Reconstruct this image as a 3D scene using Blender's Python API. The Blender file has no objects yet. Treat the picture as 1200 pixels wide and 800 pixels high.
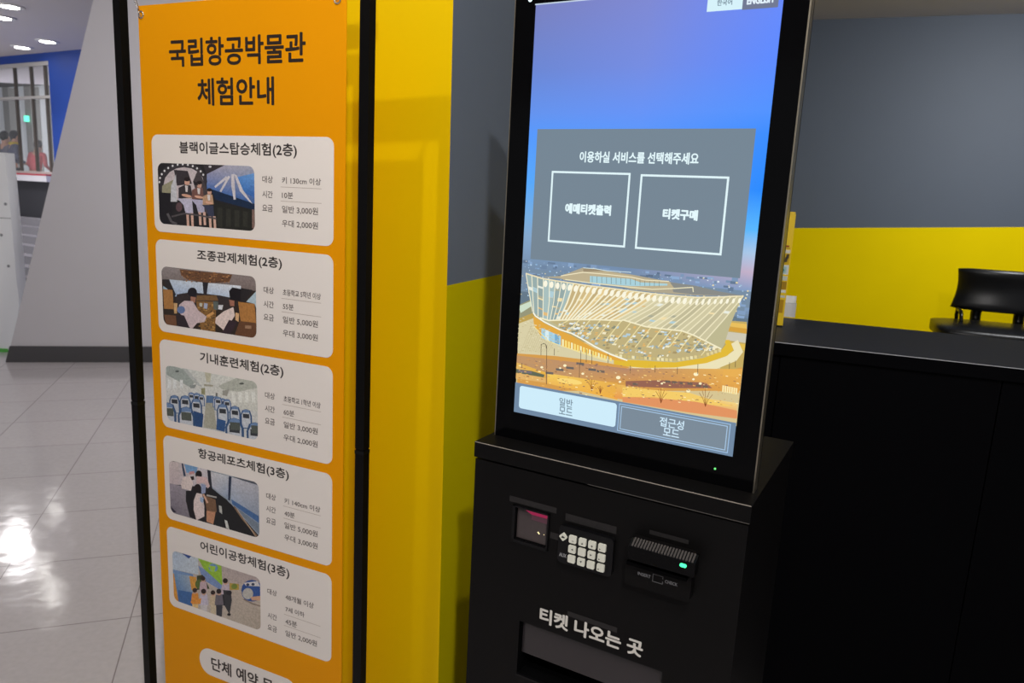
import bpy, bmesh, math, random
from mathutils import Vector, Matrix
R = math.radians
scene = bpy.context.scene
COL = scene.collection

# ------------------------------------------------------------------ camera
F_PX, PITCH, ROLL = 865.149, 0.186533159, 0.0509597421      # for a 1200 x 800 frame
CAM_H = 1.5
cam_data = bpy.data.cameras.new('camera')
cam_data.sensor_width = 36.0
cam_data.lens = F_PX / 1200.0 * 36.0
cam_data.clip_start = 0.02
cam_data.dof.use_dof = True
cam_data.dof.focus_distance = 1.32
cam_data.dof.aperture_fstop = 8.5
cam = bpy.data.objects.new('camera', cam_data)
COL.objects.link(cam)
fw = Vector((0, math.cos(PITCH), -math.sin(PITCH)))
rt = Vector((1, 0, 0)); up = rt.cross(fw)
rt2 = rt * math.cos(ROLL) + up * math.sin(ROLL)
up2 = -rt * math.sin(ROLL) + up * math.cos(ROLL)
M = Matrix((rt2, up2, -fw)).transposed().to_4x4()
M.translation = Vector((0, 0, CAM_H))
cam.matrix_world = M
scene.camera = cam

# ------------------------------------------------------------------ exposure, world, lights
scene.view_settings.view_transform = 'Standard'
scene.view_settings.look = 'None'
scene.view_settings.exposure = 0.0
scene.view_settings.gamma = 1.0
scene.view_settings.use_curve_mapping = False
world = bpy.data.worlds.new('world'); scene.world = world; world.use_nodes = True
world.node_tree.nodes['Background'].inputs[0].default_value = (0.93, 0.95, 1.0, 1)
world.node_tree.nodes['Background'].inputs[1].default_value = 0.22

def area(name, loc, target, size, power, col=(1, 1, 1), spread=180):
    l = bpy.data.lights.new(name, 'AREA'); l.shape = 'DISK'; l.size = size; l.energy = power; l.color = col; l.spread = R(spread)
    o = bpy.data.objects.new(name, l); COL.objects.link(o); o.location = loc
    o.rotation_euler = (Vector(target) - Vector(loc)).to_track_quat('-Z', 'Y').to_euler()
    return o
area('lamp_banner', (-0.868, 0.850, 3.06), (-0.5, 1.5, 1.3), 0.035, 9.5, (1.0, 0.95, 0.89))
area('lamp_aisle', (0.12, -0.15, 3.05), (-0.15, 1.5, 0.9), 0.05, 19, (1.0, 0.97, 0.93))
area('lamp_lobby', (0.26, -1.2, 3.05), (-0.3, 1.6, 0.6), 0.10, 42, (1.0, 0.97, 0.94))
area('lamp_counter', (3.5, 4.0, 3.05), (3.6, 6.2, 1.2), 0.7, 37, (0.95, 0.97, 1.0), 125)
area('lamp_hall', (-1.5, 4.6, 3.05), (-2.6, 4.9, 0.0), 0.8, 45, (1.0, 0.97, 0.96))
area('lamp_hall_far_b', (-6.62, 9.20, 3.08), (-6.62, 9.21, 0.0), 0.16, 14, (1.0, 0.97, 0.97), 110)
area('lamp_hall_far', (-6.09, 8.59, 3.08), (-6.09, 8.6, 0.0), 0.18, 32, (1.0, 0.97, 0.97))
area('hall_ceiling_fill', (-9.5, 5.5, 1.2), (-6.5, 7.5, 2.9), 2.0, 110, (0.97, 0.98, 1.0))  # unseen uplight added to brighten the hall ceiling
area('lamp_hall_beyond', (-9.6, 14.6, 3.9), (-10.4, 16.2, 0.0), 2.5, 1200, (0.97, 0.98, 1.0))

# ------------------------------------------------------------------ helpers
def lin(c):
    return tuple(((v / 255.0) / 12.92 if v / 255.0 <= 0.04045 else ((v / 255.0 + 0.055) / 1.055) ** 2.4) for v in c[:3])

def mat(name, rgb, rough=0.5, metal=0.0, noise=0.0, scale=30.0, bump=0.0, emit=None, estr=1.0, spec=0.5, alpha=1.0, srgb=True):
    m = bpy.data.materials.new(name); m.use_nodes = True
    nt = m.node_tree; b = nt.nodes['Principled BSDF']
    c = lin(rgb) if srgb else rgb
    b.inputs['Base Color'].default_value = (*c, 1)
    b.inputs['Roughness'].default_value = rough
    b.inputs['Metallic'].default_value = metal
    b.inputs['Specular IOR Level'].default_value = spec
    b.inputs['Alpha'].default_value = alpha
    if emit:
        b.inputs['Emission Color'].default_value = (*lin(emit), 1)
        b.inputs['Emission Strength'].default_value = estr
    if noise or bump:
        tc = nt.nodes.new('ShaderNodeTexCoord')
        n = nt.nodes.new('ShaderNodeTexNoise'); n.inputs['Scale'].default_value = scale; n.inputs['Detail'].default_value = 4
        nt.links.new(tc.outputs['Object'], n.inputs['Vector'])
        if noise:
            mr = nt.nodes.new('ShaderNodeMapRange')
            mr.inputs['To Min'].default_value = 1 - noise; mr.inputs['To Max'].default_value = 1 + noise
            nt.links.new(n.outputs['Fac'], mr.inputs['Value'])
            mx = nt.nodes.new('ShaderNodeVectorMath'); mx.operation = 'SCALE'
            mx.inputs[0].default_value = c
            nt.links.new(mr.outputs[0], mx.inputs['Scale'])
            nt.links.new(mx.outputs[0], b.inputs['Base Color'])
        if bump:
            bp = nt.nodes.new('ShaderNodeBump'); bp.inputs['Strength'].default_value = bump; bp.inputs['Distance'].default_value = 0.002
            nt.links.new(n.outputs['Fac'], bp.inputs['Height']); nt.links.new(bp.outputs['Normal'], b.inputs['Normal'])
    return m

def attr_mat(name, emissive=False, rough=0.45, grain=0.0):
    m = bpy.data.materials.new(name); m.use_nodes = True
    nt = m.node_tree; b = nt.nodes['Principled BSDF']
    a = nt.nodes.new('ShaderNodeVertexColor'); a.layer_name = 'Col'
    b.inputs['Roughness'].default_value = rough
    if emissive:
        b.inputs['Base Color'].default_value = (0.004, 0.004, 0.005, 1)
        b.inputs['Specular IOR Level'].default_value = 0.35
        nt.links.new(a.outputs['Color'], b.inputs['Emission Color'])
        b.inputs['Emission Strength'].default_value = 1.0
    else:
        if grain:
            tc = nt.nodes.new('ShaderNodeTexCoord'); n = nt.nodes.new('ShaderNodeTexNoise'); n.inputs['Scale'].default_value = 260; n.inputs['Detail'].default_value = 6; n.inputs['Roughness'].default_value = 0.7
            nt.links.new(tc.outputs['Object'], n.inputs['Vector'])
            mr = nt.nodes.new('ShaderNodeMapRange'); mr.inputs['From Min'].default_value = 0.25; mr.inputs['From Max'].default_value = 0.75
            mr.inputs['To Min'].default_value = 1 - grain; mr.inputs['To Max'].default_value = 1 + grain
            nt.links.new(n.outputs['Fac'], mr.inputs['Value'])
            sc = nt.nodes.new('ShaderNodeVectorMath'); sc.operation = 'SCALE'
            nt.links.new(a.outputs['Color'], sc.inputs[0]); nt.links.new(mr.outputs[0], sc.inputs['Scale']); nt.links.new(sc.outputs[0], b.inputs['Base Color'])
        else:
            nt.links.new(a.outputs['Color'], b.inputs['Base Color'])
        b.inputs['Specular IOR Level'].default_value = 0.3
    return m

def empty(name, loc, rz=0.0, label=None, cat=None, group=None):
    o = bpy.data.objects.new(name, None); COL.objects.link(o)
    o.location = loc; o.rotation_euler = (0, 0, rz); o.empty_display_size = 0.1
    tag(o, label, cat, group)
    return o

def tag(o, label=None, cat=None, group=None, kind=None):
    if label: o['label'] = label
    if cat: o['category'] = cat
    if group: o['group'] = group
    if kind: o['kind'] = kind
    return o

def link_mesh(name, me, m, parent=None, smooth=False):
    o = bpy.data.objects.new(name, me); COL.objects.link(o)
    for x in (m if isinstance(m, (list, tuple)) else [m]):
        if x is not None: me.materials.append(x)
    if parent: o.parent = parent
    if smooth:
        for p in me.polygons: p.use_smooth = True
    return o

def from_bm(name, bm, m, parent=None, smooth=False, bevel=0.0, seg=2, angle=40):
    if bevel:
        es = [e for e in bm.edges if len(e.link_faces) == 2 and e.calc_face_angle(0) > R(angle)]
        bmesh.ops.bevel(bm, geom=es, offset=bevel, segments=seg, affect='EDGES', profile=0.5, clamp_overlap=True)
    bmesh.ops.recalc_face_normals(bm, faces=bm.faces)
    me = bpy.data.meshes.new(name); bm.to_mesh(me); bm.free()
    return link_mesh(name, me, m, parent, smooth)

def box(bm, x0, x1, y0, y1, z0, z1, mi=0):
    v = [bm.verts.new((x, y, z)) for x in (x0, x1) for y in (y0, y1) for z in (z0, z1)]
    fs = []
    for f in ((0, 1, 3, 2), (4, 6, 7, 5), (0, 4, 5, 1), (2, 3, 7, 6), (0, 2, 6, 4), (1, 5, 7, 3)):
        fc = bm.faces.new([v[i] for i in f]); fc.material_index = mi; fs.append(fc)
    return v

def boxo(name, dims, m, parent=None, bevel=0.0, seg=2):
    bm = bmesh.new(); box(bm, *dims)
    return from_bm(name, bm, m, parent, bevel=bevel, seg=seg)

def prism(bm, pts, y0, y1, axis='y'):
    """polygon in the x-z plane, extruded from y0 to y1 (axis y), or polygon in x-y extruded in z (axis z)"""
    if axis == 'y':
        a = [bm.verts.new((p[0], y0, p[1])) for p in pts]; b = [bm.verts.new((p[0], y1, p[1])) for p in pts]
    else:
        a = [bm.verts.new((p[0], p[1], y0)) for p in pts]; b = [bm.verts.new((p[0], p[1], y1)) for p in pts]
    n = len(pts)
    bm.faces.new(a); bm.faces.new(b[::-1])
    for i in range(n): bm.faces.new((a[i], a[(i + 1) % n], b[(i + 1) % n], b[i]))

def rrect(x0, x1, z0, z1, r, n=6):
    pts = []
    for cx, cz, a0 in ((x1 - r, z1 - r, 0), (x0 + r, z1 - r, 90), (x0 + r, z0 + r, 180), (x1 - r, z0 + r, 270)):
        for i in range(n + 1):
            a = R(a0 + 90.0 * i / n); pts.append((cx + r * math.cos(a), cz + r * math.sin(a)))
    return pts

def tube(bm, pts, r, n=10, cap=True, radii=None):
    pts = [Vector(p) for p in pts]; rings = []
    for i, p in enumerate(pts):
        d = (pts[min(i + 1, len(pts) - 1)] - pts[max(i - 1, 0)]).normalized()
        a = d.orthogonal().normalized() if i == 0 else (rings_a - d * rings_a.dot(d)).normalized()
        rings_a = a; b = d.cross(a); rr = radii[i] if radii else r
        rings.append([bm.verts.new(p + (a * math.cos(2 * math.pi * k / n) + b * math.sin(2 * math.pi * k / n)) * rr) for k in range(n)])
    for r0, r1 in zip(rings, rings[1:]):
        for k in range(n): bm.faces.new((r0[k], r0[(k + 1) % n], r1[(k + 1) % n], r1[k]))
    if cap: bm.faces.new(rings[0][::-1]); bm.faces.new(rings[-1])

def torus(bm, c, axis, R0, r0, n=24, m=8):
    axis = Vector(axis).normalized(); a = axis.orthogonal().normalized(); b = axis.cross(a); rings = []
    for i in range(n):
        t = 2 * math.pi * i / n; d = a * math.cos(t) + b * math.sin(t)
        rings.append([bm.verts.new(Vector(c) + d * (R0 + r0 * math.cos(2 * math.pi * k / m)) + axis * r0 * math.sin(2 * math.pi * k / m)) for k in range(m)])
    for i in range(n):
        for k in range(m):
            bm.faces.new((rings[i][k], rings[(i + 1) % n][k], rings[(i + 1) % n][(k + 1) % m], rings[i][(k + 1) % m]))

def lathe(bm, prof, c=(0, 0, 0), n=24):
    rings = [[bm.verts.new((c[0] + r * math.cos(2 * math.pi * k / n), c[1] + r * math.sin(2 * math.pi * k / n), c[2] + z)) for k in range(n)] for r, z in prof]
    for r0, r1 in zip(rings, rings[1:]):
        for k in range(n): bm.faces.new((r0[k], r0[(k + 1) % n], r1[(k + 1) % n], r1[k]))
    bm.faces.new(rings[0][::-1]); bm.faces.new(rings[-1])

# flat lettering: the glyph outlines as a mesh fitted into a box of the x-z plane
def glyphs(body):
    c = bpy.data.curves.new('glyphs', 'FONT'); c.body = body; c.size = 1.0; c.resolution_u = 3
    o = bpy.data.objects.new('glyphs', c); COL.objects.link(o)
    dg = bpy.context.evaluated_depsgraph_get()
    me = bpy.data.meshes.new_from_object(o.evaluated_get(dg))
    vs = [(v.co.x, v.co.y) for v in me.vertices]; fs = [tuple(p.vertices) for p in me.polygons]
    bpy.data.objects.remove(o); bpy.data.curves.remove(c); bpy.data.meshes.remove(me)
    return vs, fs

class Flat:
    """flat print: polygons in local x-z, at y, with a colour per corner"""
    def __init__(self): self.v = []; self.f = []; self.c = []
    def add(self, pts, y, cols):
        i = len(self.v); self.v += [(p[0], y, p[1]) for p in pts]; self.f.append(tuple(range(i, i + len(pts))))
        self.c += cols if isinstance(cols, list) else [cols] * len(pts)
    def text(self, body, x0, x1, z0, z1, y, col, bold=0.0):
        vs, fs = glyphs(body)
        ax, bx = min(v[0] for v in vs), max(v[0] for v in vs); az, bz = min(v[1] for v in vs), max(v[1] for v in vs)
        sx, sz = (x1 - x0) / (bx - ax), (z1 - z0) / (bz - az)
        offs = [(0, 0)]
        if bold: offs += [(bold * math.cos(R(a)), bold * math.sin(R(a))) for a in range(0, 360, 45)]
        c = lin(col)
        for k, (ox, oz) in enumerate(offs):
            i = len(self.v)
            self.v += [(x0 + (p[0] - ax) * sx + ox, y - k * 2e-6, z0 + (p[1] - az) * sz + oz) for p in vs]
            for f in fs:
                self.f.append(tuple(i + q for q in f)); self.c += [c] * len(f)
    def build(self, name, m, parent=None):
        me = bpy.data.meshes.new(name); me.from_pydata(self.v, [], self.f); 
        a = me.color_attributes.new('Col', 'FLOAT_COLOR', 'CORNER')
        flat = []
        for c in self.c: flat += [c[0], c[1], c[2], 1.0]
        a.data.foreach_set('color', flat)
        me.update()
        return link_mesh(name, me, m, parent)

def clip_convex(pts, clip):
    """Sutherland-Hodgman; clip polygon counter-clockwise"""
    out = list(pts)
    for i in range(len(clip)):
        a, b = clip[i], clip[(i + 1) % len(clip)]
        inp, out = out, []
        if not inp: return []
        def side(p): return (b[0] - a[0]) * (p[1] - a[1]) - (b[1] - a[1]) * (p[0] - a[0])
        for j in range(len(inp)):
            p, q = inp[j - 1], inp[j]; sp, sq = side(p), side(q)
            if (sp >= 0) != (sq >= 0):
                t = sp / (sp - sq); out.append((p[0] + (q[0] - p[0]) * t, p[1] + (q[1] - p[1]) * t))
            if sq >= 0: out.append(q)
    return out

def hom(h, x, y):
    w = h[6] * x + h[7] * y + h[8]
    return ((h[0] * x + h[1] * y + h[2]) / w, (h[3] * x + h[4] * y + h[5]) / w)

class Print(Flat):
    """a printed or displayed picture; its shapes are traced in the picture's own skewed pixels,
    straightened by a homography and clipped to its rounded frame"""
    def __init__(self, h, tf, loc, clip, y0, dy=1.5e-5):
        super().__init__(); self.h, self.tf, self.loc, self.clip = h, tf, loc, clip; self.y = y0; self.dy = dy
    def m(self, p): return self.loc(*hom(self.h, *self.tf(*p)))
    def poly(self, pts, col, raw=False):
        q = pts if raw else [self.m(p) for p in pts]
        q = clip_convex(q, self.clip)
        if len(q) >= 3:
            self.y -= self.dy; self.add(q, self.y, lin(col))
    def line(self, pts, w, col):
        for a, b in zip(pts, pts[1:]):
            d = Vector((b[0] - a[0], b[1] - a[1]))
            if d.length < 1e-6: continue
            n = Vector((-d.y, d.x)).normalized() * w / 2
            self.poly([(a[0] + n.x, a[1] + n.y), (b[0] + n.x, b[1] + n.y), (b[0] - n.x, b[1] - n.y), (a[0] - n.x, a[1] - n.y)], col)
    def ell(self, cx, cy, rx, ry, col, rot=0, n=16):
        c, s = math.cos(R(rot)), math.sin(R(rot)); pts = []
        for i in range(n):
            a = 2 * math.pi * i / n; x, y = rx * math.cos(a), ry * math.sin(a)
            pts.append((cx + x * c - y * s, cy + x * s + y * c))
        self.poly(pts, col)
    def grad(self, quad, cols, n=6, m=6):
        """quad TL,TR,BR,BL with four corner colours, blended over an n x m grid"""
        L = [lin(c) for c in cols]; self.y -= self.dy
        def bl(s, t, q): 
            return tuple((q[0][k] * (1 - s) + q[1][k] * s) * (1 - t) + (q[3][k] * (1 - s) + q[2][k] * s) * t for k in range(len(q[0])))
        for i in range(n):
            for j in range(m):
                st = [(i / n, j / m), ((i + 1) / n, j / m), ((i + 1) / n, (j + 1) / m), (i / n, (j + 1) / m)]
                pts = [self.m(bl(s, t, quad)) for s, t in st]
                q = clip_convex(pts, self.clip)
                if len(q) < 3: continue
                if len(q) == 4 and all((a[0] - b[0]) ** 2 + (a[1] - b[1]) ** 2 < 1e-12 for a, b in zip(sorted(q), sorted(pts))):
                    self.add(pts, self.y, [bl(s, t, L) for s, t in st])
                else:
                    self.add(q, self.y, bl((i + .5) / n, (j + .5) / m, L))

# ------------------------------------------------------------------ materials
M_yellow = mat('yellow_wall_paint', (230, 192, 0), 0.36, spec=0.2, noise=0.03, scale=3)
M_yellow_back = mat('yellow_back_wall_paint', (246, 216, 0), 0.6, spec=0.04, noise=0.03, scale=4)
M_grey = mat('slate_grey_wall_paint', (116, 127, 143), 0.6, noise=0.03, scale=5)
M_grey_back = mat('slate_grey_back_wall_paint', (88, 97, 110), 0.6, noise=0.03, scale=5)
M_white_wall = mat('off_white_wall_paint', (206, 204, 211), 0.7, noise=0.02, scale=4)
M_base = mat('dark_grey_skirting', (76, 75, 79), 0.5)
M_ceil = mat('grey_ceiling', (214, 208, 208), 0.8, noise=0.03, scale=2)
M_blue = mat('blue_wall_paint', (18, 58, 140), 0.6, noise=0.03, scale=2)
M_black = mat('black_powder_coat', (13, 12, 12), 0.42, noise=0.12, scale=160, bump=0.04, spec=0.14)
M_gloss = mat('black_glass_bezel', (5, 5, 6), 0.12, spec=0.16)
M_dark = mat('black_plastic', (10, 10, 12), 0.3, spec=0.3)
M_recess = mat('dark_recess', (4, 4, 5), 0.8, spec=0.05)
M_silver = mat('brushed_silver_trim', (190, 180, 160), 0.35, metal=1.0)
M_chrome = mat('bright_nickel', (225, 222, 215), 0.15, metal=1.0)
M_post = mat('black_post_paint', (11, 10, 10), 0.35, spec=0.15)
M_key = mat('white_key_plastic', (222, 222, 208), 0.4)
M_orange = mat('orange_banner_print', (230, 150, 0), 0.5, spec=0.12, noise=0.015, scale=4)
M_card = mat('card_white_print', (231, 223, 216), 0.5, spec=0.2)
M_print = attr_mat('printed_ink')
M_photo = attr_mat('printed_photo', grain=0.32)
M_screen = attr_mat('lit_display', True, 0.14)
M_desk_top = mat('charcoal_laminate', (44, 47, 56), 0.5, spec=0.2, noise=0.1, scale=200)
M_desk = mat('black_laminate', (4, 4, 6), 0.5, spec=0.04)
M_tape = mat('grubby_tape', (29, 26, 26), 0.6, noise=0.7, scale=160)
M_leather = mat('black_leather', (15, 15, 17), 0.34, bump=0.1, scale=200)
M_white_gloss = mat('white_gelcoat', (246, 248, 250), 0.35)
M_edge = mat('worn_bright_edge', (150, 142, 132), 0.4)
M_ledge_highlight = mat('painted_ledge_highlight', (176, 178, 182), 0.35)
M_rubber = mat('rubber', (22, 22, 22), 0.8)

# ------------------------------------------------------------------ the room shell
def floor_mat():
    m = bpy.data.materials.new('vinyl_floor_tiles'); m.use_nodes = True
    nt = m.node_tree; b = nt.nodes['Principled BSDF']; L = nt.links
    tc = nt.nodes.new('ShaderNodeTexCoord')
    mp = nt.nodes.new('ShaderNodeMapping'); mp.vector_type = 'TEXTURE'
    mp.inputs['Rotation'].default_value = (0, 0, R(19.5)); 
    L.new(tc.outputs['Object'], mp.inputs['Vector'])
    ad = nt.nodes.new('ShaderNodeVectorMath'); ad.operation = 'ADD'; ad.inputs[1].default_value = (-0.072 + 20, -0.155 + 20, 0)
    L.new(mp.outputs[0], ad.inputs[0])
    br = nt.nodes.new('ShaderNodeTexBrick'); br.offset = 0.0; br.squash = 1.0
    br.inputs['Scale'].default_value = 1.0; br.inputs['Brick Width'].default_value = 0.5; br.inputs['Row Height'].default_value = 0.5
    br.inputs['Mortar Size'].default_value = 0.0022; br.inputs['Mortar Smooth'].default_value = 0.2; br.inputs['Bias'].default_value = 0.0
    br.inputs['Color1'].default_value = (*lin((190, 185, 187)), 1); br.inputs['Color2'].default_value = (*lin((195, 189, 191)), 1)
    br.inputs['Mortar'].default_value = (*lin((138, 130, 131)), 1)
    L.new(ad.outputs[0], br.inputs['Vector'])
    n = nt.nodes.new('ShaderNodeTexNoise'); n.inputs['Scale'].default_value = 45; n.inputs['Detail'].default_value = 6
    L.new(tc.outputs['Object'], n.inputs['Vector'])
    mr = nt.nodes.new('ShaderNodeMapRange'); mr.inputs['To Min'].default_value = 0.9; mr.inputs['To Max'].default_value = 1.1
    L.new(n.outputs['Fac'], mr.inputs['Value'])
    sc = nt.nodes.new('ShaderNodeVectorMath'); sc.operation = 'SCALE'
    L.new(br.outputs['Color'], sc.inputs[0]); L.new(mr.outputs[0], sc.inputs['Scale']); L.new(sc.outputs[0], b.inputs['Base Color'])
    b.inputs['Roughness'].default_value = 0.11; b.inputs['Specular IOR Level'].default_value = 0.5
    n2 = nt.nodes.new('ShaderNodeTexNoise'); n2.inputs['Scale'].default_value = 7; L.new(tc.outputs['Object'], n2.inputs['Vector'])
    bp = nt.nodes.new('ShaderNodeBump'); bp.inputs['Strength'].default_value = 0.08; bp.inputs['Distance'].default_value = 0.02
    L.new(n2.outputs['Fac'], bp.inputs['Height']); L.new(bp.outputs['Normal'], b.inputs['Normal'])
    return m
CEIL = 3.12
bm = bmesh.new(); box(bm, -20, 8, -5, 24, -0.1, 0)
tag(from_bm('floor', bm, floor_mat()), kind='structure')
bm = bmesh.new(); box(bm, -16, 8, -5, 13.6, CEIL, CEIL + 0.1)
tag(from_bm('ceiling', bm, M_ceil), kind='structure')

# partition whose yellow end and slate/yellow flank stand beside the kiosk
SA = R(70.9); S = Vector((math.cos(SA), math.sin(SA))); Cc = Vector((S.y, -S.x))
CF = Vector((math.cos(R(-25.6)), math.sin(R(-25.6)))); P0 = Vector((-0.14562, 1.59336)); ZB = 1.315
def lean(z): return 0.0154 - 0.01282 * z          # the end's edge leans a touch
bm = bmesh.new(); W = 0.40; LEN = 5.9
def pv(c, s, z): p = P0 + Cc * lean(z) + CF * c + S * s; return bm.verts.new((p.x, p.y, z))
rows = []
for z in (0.0, ZB, CEIL):
    rows.append([pv(-W, 0, z), pv(0, 0, z), pv(0, LEN, z), pv(-W, LEN, z)])
for k in range(2):
    for i in range(4):
        f = bm.faces.new((rows[k][i], rows[k][(i + 1) % 4], rows[k + 1][(i + 1) % 4], rows[k + 1][i]))
        f.material_index = 0 if i == 0 else (1 if k == 1 else 2)
bm.faces.new(rows[0][::-1]); bm.faces.new(rows[2])
M_yellow_flank = mat('yellow_flank_paint', (232, 212, 0), 0.6, spec=0.05, noise=0.03, scale=4)
tag(from_bm('wall_side', bm, [M_yellow, M_grey, M_yellow_flank]), kind='structure')

# back wall behind the counter: slate above, yellow below
n2 = Vector((-math.sin(R(-19.1)), math.cos(R(-19.1)))); d2 = Vector((n2.y, -n2.x))
bm = bmesh.new(); D7 = 7.0
def bv(t, dn, z): p = d2 * t + n2 * (D7 + dn); return bm.verts.new((p.x, p.y, z))
t0, t1 = -0.95, 5.2
def zline(t): return 1.4029 + (1.5067 - 1.4029) * (t - 0.201) / (1.842 - 0.201)
a = [bv(t0, 0, 0), bv(t1, 0, 0), bv(t1, 0, zline(t1)), bv(t0, 0, zline(t0)), bv(t1, 0, CEIL), bv(t0, 0, CEIL)]
b = [bv(t0, .15, 0), bv(t1, .15, 0), bv(t1, .15, CEIL), bv(t0, .15, CEIL)]
bm.faces.new((a[0], a[1], a[2], a[3])); f = bm.faces.new((a[3], a[2], a[4], a[5])); f.material_index = 1
bm.faces.new(b[::-1])
bm.faces.new((a[0], a[3], a[5], b[3], b[0])); bm.faces.new((a[1], b[1], b[2], a[4], a[2])); bm.faces.new((a[5], a[4], b[2], b[3])); bm.faces.new((a[0], b[0], b[1], a[1]))
tag(from_bm('wall_back', bm, [M_yellow_back, M_grey_back]), kind='structure')
# wall to the right of the counter, outside the frame, closes the booth
bm = bmesh.new(); box(bm, 5.6, 5.75, -2.0, 6.0, 0, CEIL)
tag(from_bm('wall_right', bm, M_grey), kind='structure')

# the slanting off-white wall and its skirting
A = Vector((-4.1427, 5.8988)); dA = Vector((0.97244, 0.23314)); nA = Vector((-dA.y, dA.x))
def wall_prism(name, pts, off0, off1, m):
    bm = bmesh.new()
    f0 = [bm.verts.new((*(A + dA * s + nA * off0), z)) for s, z in pts]; f1 = [bm.verts.new((*(A + dA * s + nA * off1), z)) for s, z in pts]
    bm.faces.new(f0); bm.faces.new(f1[::-1]); n = len(pts)
    for i in range(n): bm.faces.new((f0[i], f0[(i + 1) % n], f1[(i + 1) % n], f1[i]))
    return tag(from_bm(name, bm, m), kind='structure')
sl = 0.2742
wall_prism('wall_left', [(0, 0), (4.3, 0), (4.3, CEIL), (sl * CEIL, CEIL)], 0, 0.35, M_white_wall)
wall_prism('baseboard_left', [(-0.004, 0.001), (4.3, 0.001), (4.3, 0.135), (sl * 0.135 - 0.004, 0.135)], -0.014, -0.0005, M_base)

# far hall: blue wall with a wide window, seen past the slanting wall
TW = R(-29); dW = Vector((math.cos(TW), math.sin(TW))); nW = Vector((-dW.y, dW.x))
CW = Vector((-6.82748, 10.4707))
def wp(t, dn, z): p = CW + dW * t + nW * dn; return (p.x, p.y, z)
def wbox(bm, t0, t1, n0, n1, z0, z1):
    v = [bm.verts.new(wp(t, n, z)) for t in (t0, t1) for n in (n0, n1) for z in (z0, z1)]
    for f in ((0, 1, 3, 2), (4, 6, 7, 5), (0, 4, 5, 1), (2, 3, 7, 6), (0, 2, 6, 4), (1, 5, 7, 3)): bm.faces.new([v[i] for i in f])
bm = bmesh.new()
WR = 0.62
wbox(bm, WR, 4.0, 0, .2, 0, CEIL); wbox(bm, -4.2, WR, 0, .2, 3.02, CEIL); wbox(bm, -6.0, -4.2, 0, .2, 0, CEIL)
tag(from_bm('wall_far', bm, M_blue), kind='structure')
M_plat = mat('dark_counter_front', (48, 48, 54), 0.6)
M_step = mat('grey_step_lino', (120, 118, 124), 0.7, noise=0.06, scale=8)
bm = bmesh.new(); wbox(bm, -4.2, WR, -0.05, .2, 0, 1.45)
tag(from_bm('trim_1', bm, M_plat), kind='structure')
win = bpy.data.objects.new('window_1', None); COL.objects.link(win); tag(win, kind='structure'); win.location = wp(-1.5, .1, 1.45)
def wpart(name, m, boxes, par=win):
    bm = bmesh.new()
    for bx in boxes: wbox(bm, *bx)
    me = bpy.data.meshes.new(name); bmesh.ops.recalc_face_normals(bm, faces=bm.faces); bm.to_mesh(me); bm.free()
    o = link_mesh(name, me, m, par)
    if par: o.matrix_parent_inverse = Matrix.Translation(Vector(par.location)).inverted()
    return o
M_alu = mat('pale_window_metal', (176, 172, 170), 0.45)
M_mull = mat('dark_mullion', (82, 76, 72), 0.5)
M_red = mat('red_stripe', (176, 60, 74), 0.5)
M_glass = mat('window_glass', (235, 240, 245), 0.02, alpha=0.06)
wpart('window_sill', M_white_wall, [(-4.2, WR, -0.12, .1, 1.45, 1.53)])
wpart('sill_stripe', M_red, [(-4.2, WR, -0.123, .08, 1.53, 1.55)])
wpart('window_frame', M_alu, [(-4.2, WR, 0.02, .1, 2.97, 3.02), (WR - .04, WR, 0.02, .1, 1.55, 3.02), (-4.2, WR, 0.02, .1, 2.55, 2.585), (-4.2, WR, .02, .1, 1.55, 1.585)])
for t in (-3.75, -3.35, -2.95, -2.55, -2.12, -1.7, -1.29, -0.88, -0.3, 0.106, 0.44):
    wpart('mullion', M_mull, [(t - .024, t + .024, 0.045, .075, 1.55, 3.0)])
wpart('window_pane', M_glass, [(-4.2, WR, .055, .065, 1.55, 3.0)])

# the bright room beyond the window
M_bright = mat('pale_room_wall', (236, 240, 246), 0.7)
M_grey_room = mat('grey_room_panel', (128, 126, 124), 0.7)
wpart('wall_beyond', M_bright, [(-16.0, 4.5, 6.2, 6.35, 0.0, 4.0)], None)['kind'] = 'structure'
wpart('ceiling_beyond', mat('dim_room_ceiling', (96, 90, 86), .8), [(-16.0, 4.5, 0.2, 6.35, 4.0, 4.1)], None)['kind'] = 'structure'
wpart('floor_beyond', M_step, [(-16.0, 4.5, 0.2, 6.35, 0.9, 0.98)], None)['kind'] = 'structure'
for i, (t, w, z1) in enumerate([(-14.6, .4, 3.95), (-13.3, .3, 3.95), (-12.2, .3, 3.95), (-11.1, .3, 3.95), (-10.0, .3, 3.95), (-8.6, .3, 3.95)]):
    tag(wpart('wall_panel', M_grey_room, [(t - w / 2, t + w / 2, 5.95, 6.2, .98, z1)], None), 'tall grey wall panel in the bright room beyond the far window', 'panel', 'grey panels beyond the far window', 'structure')

# broad steps below the window
for k in range(10):
    o = wpart('step', M_step, [(-4.2, 2.2, -1.9 + .18 * k, -1.715 + .18 * k, 0, .096 * (k + 1))], None)
    o['kind'] = 'structure'

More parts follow.
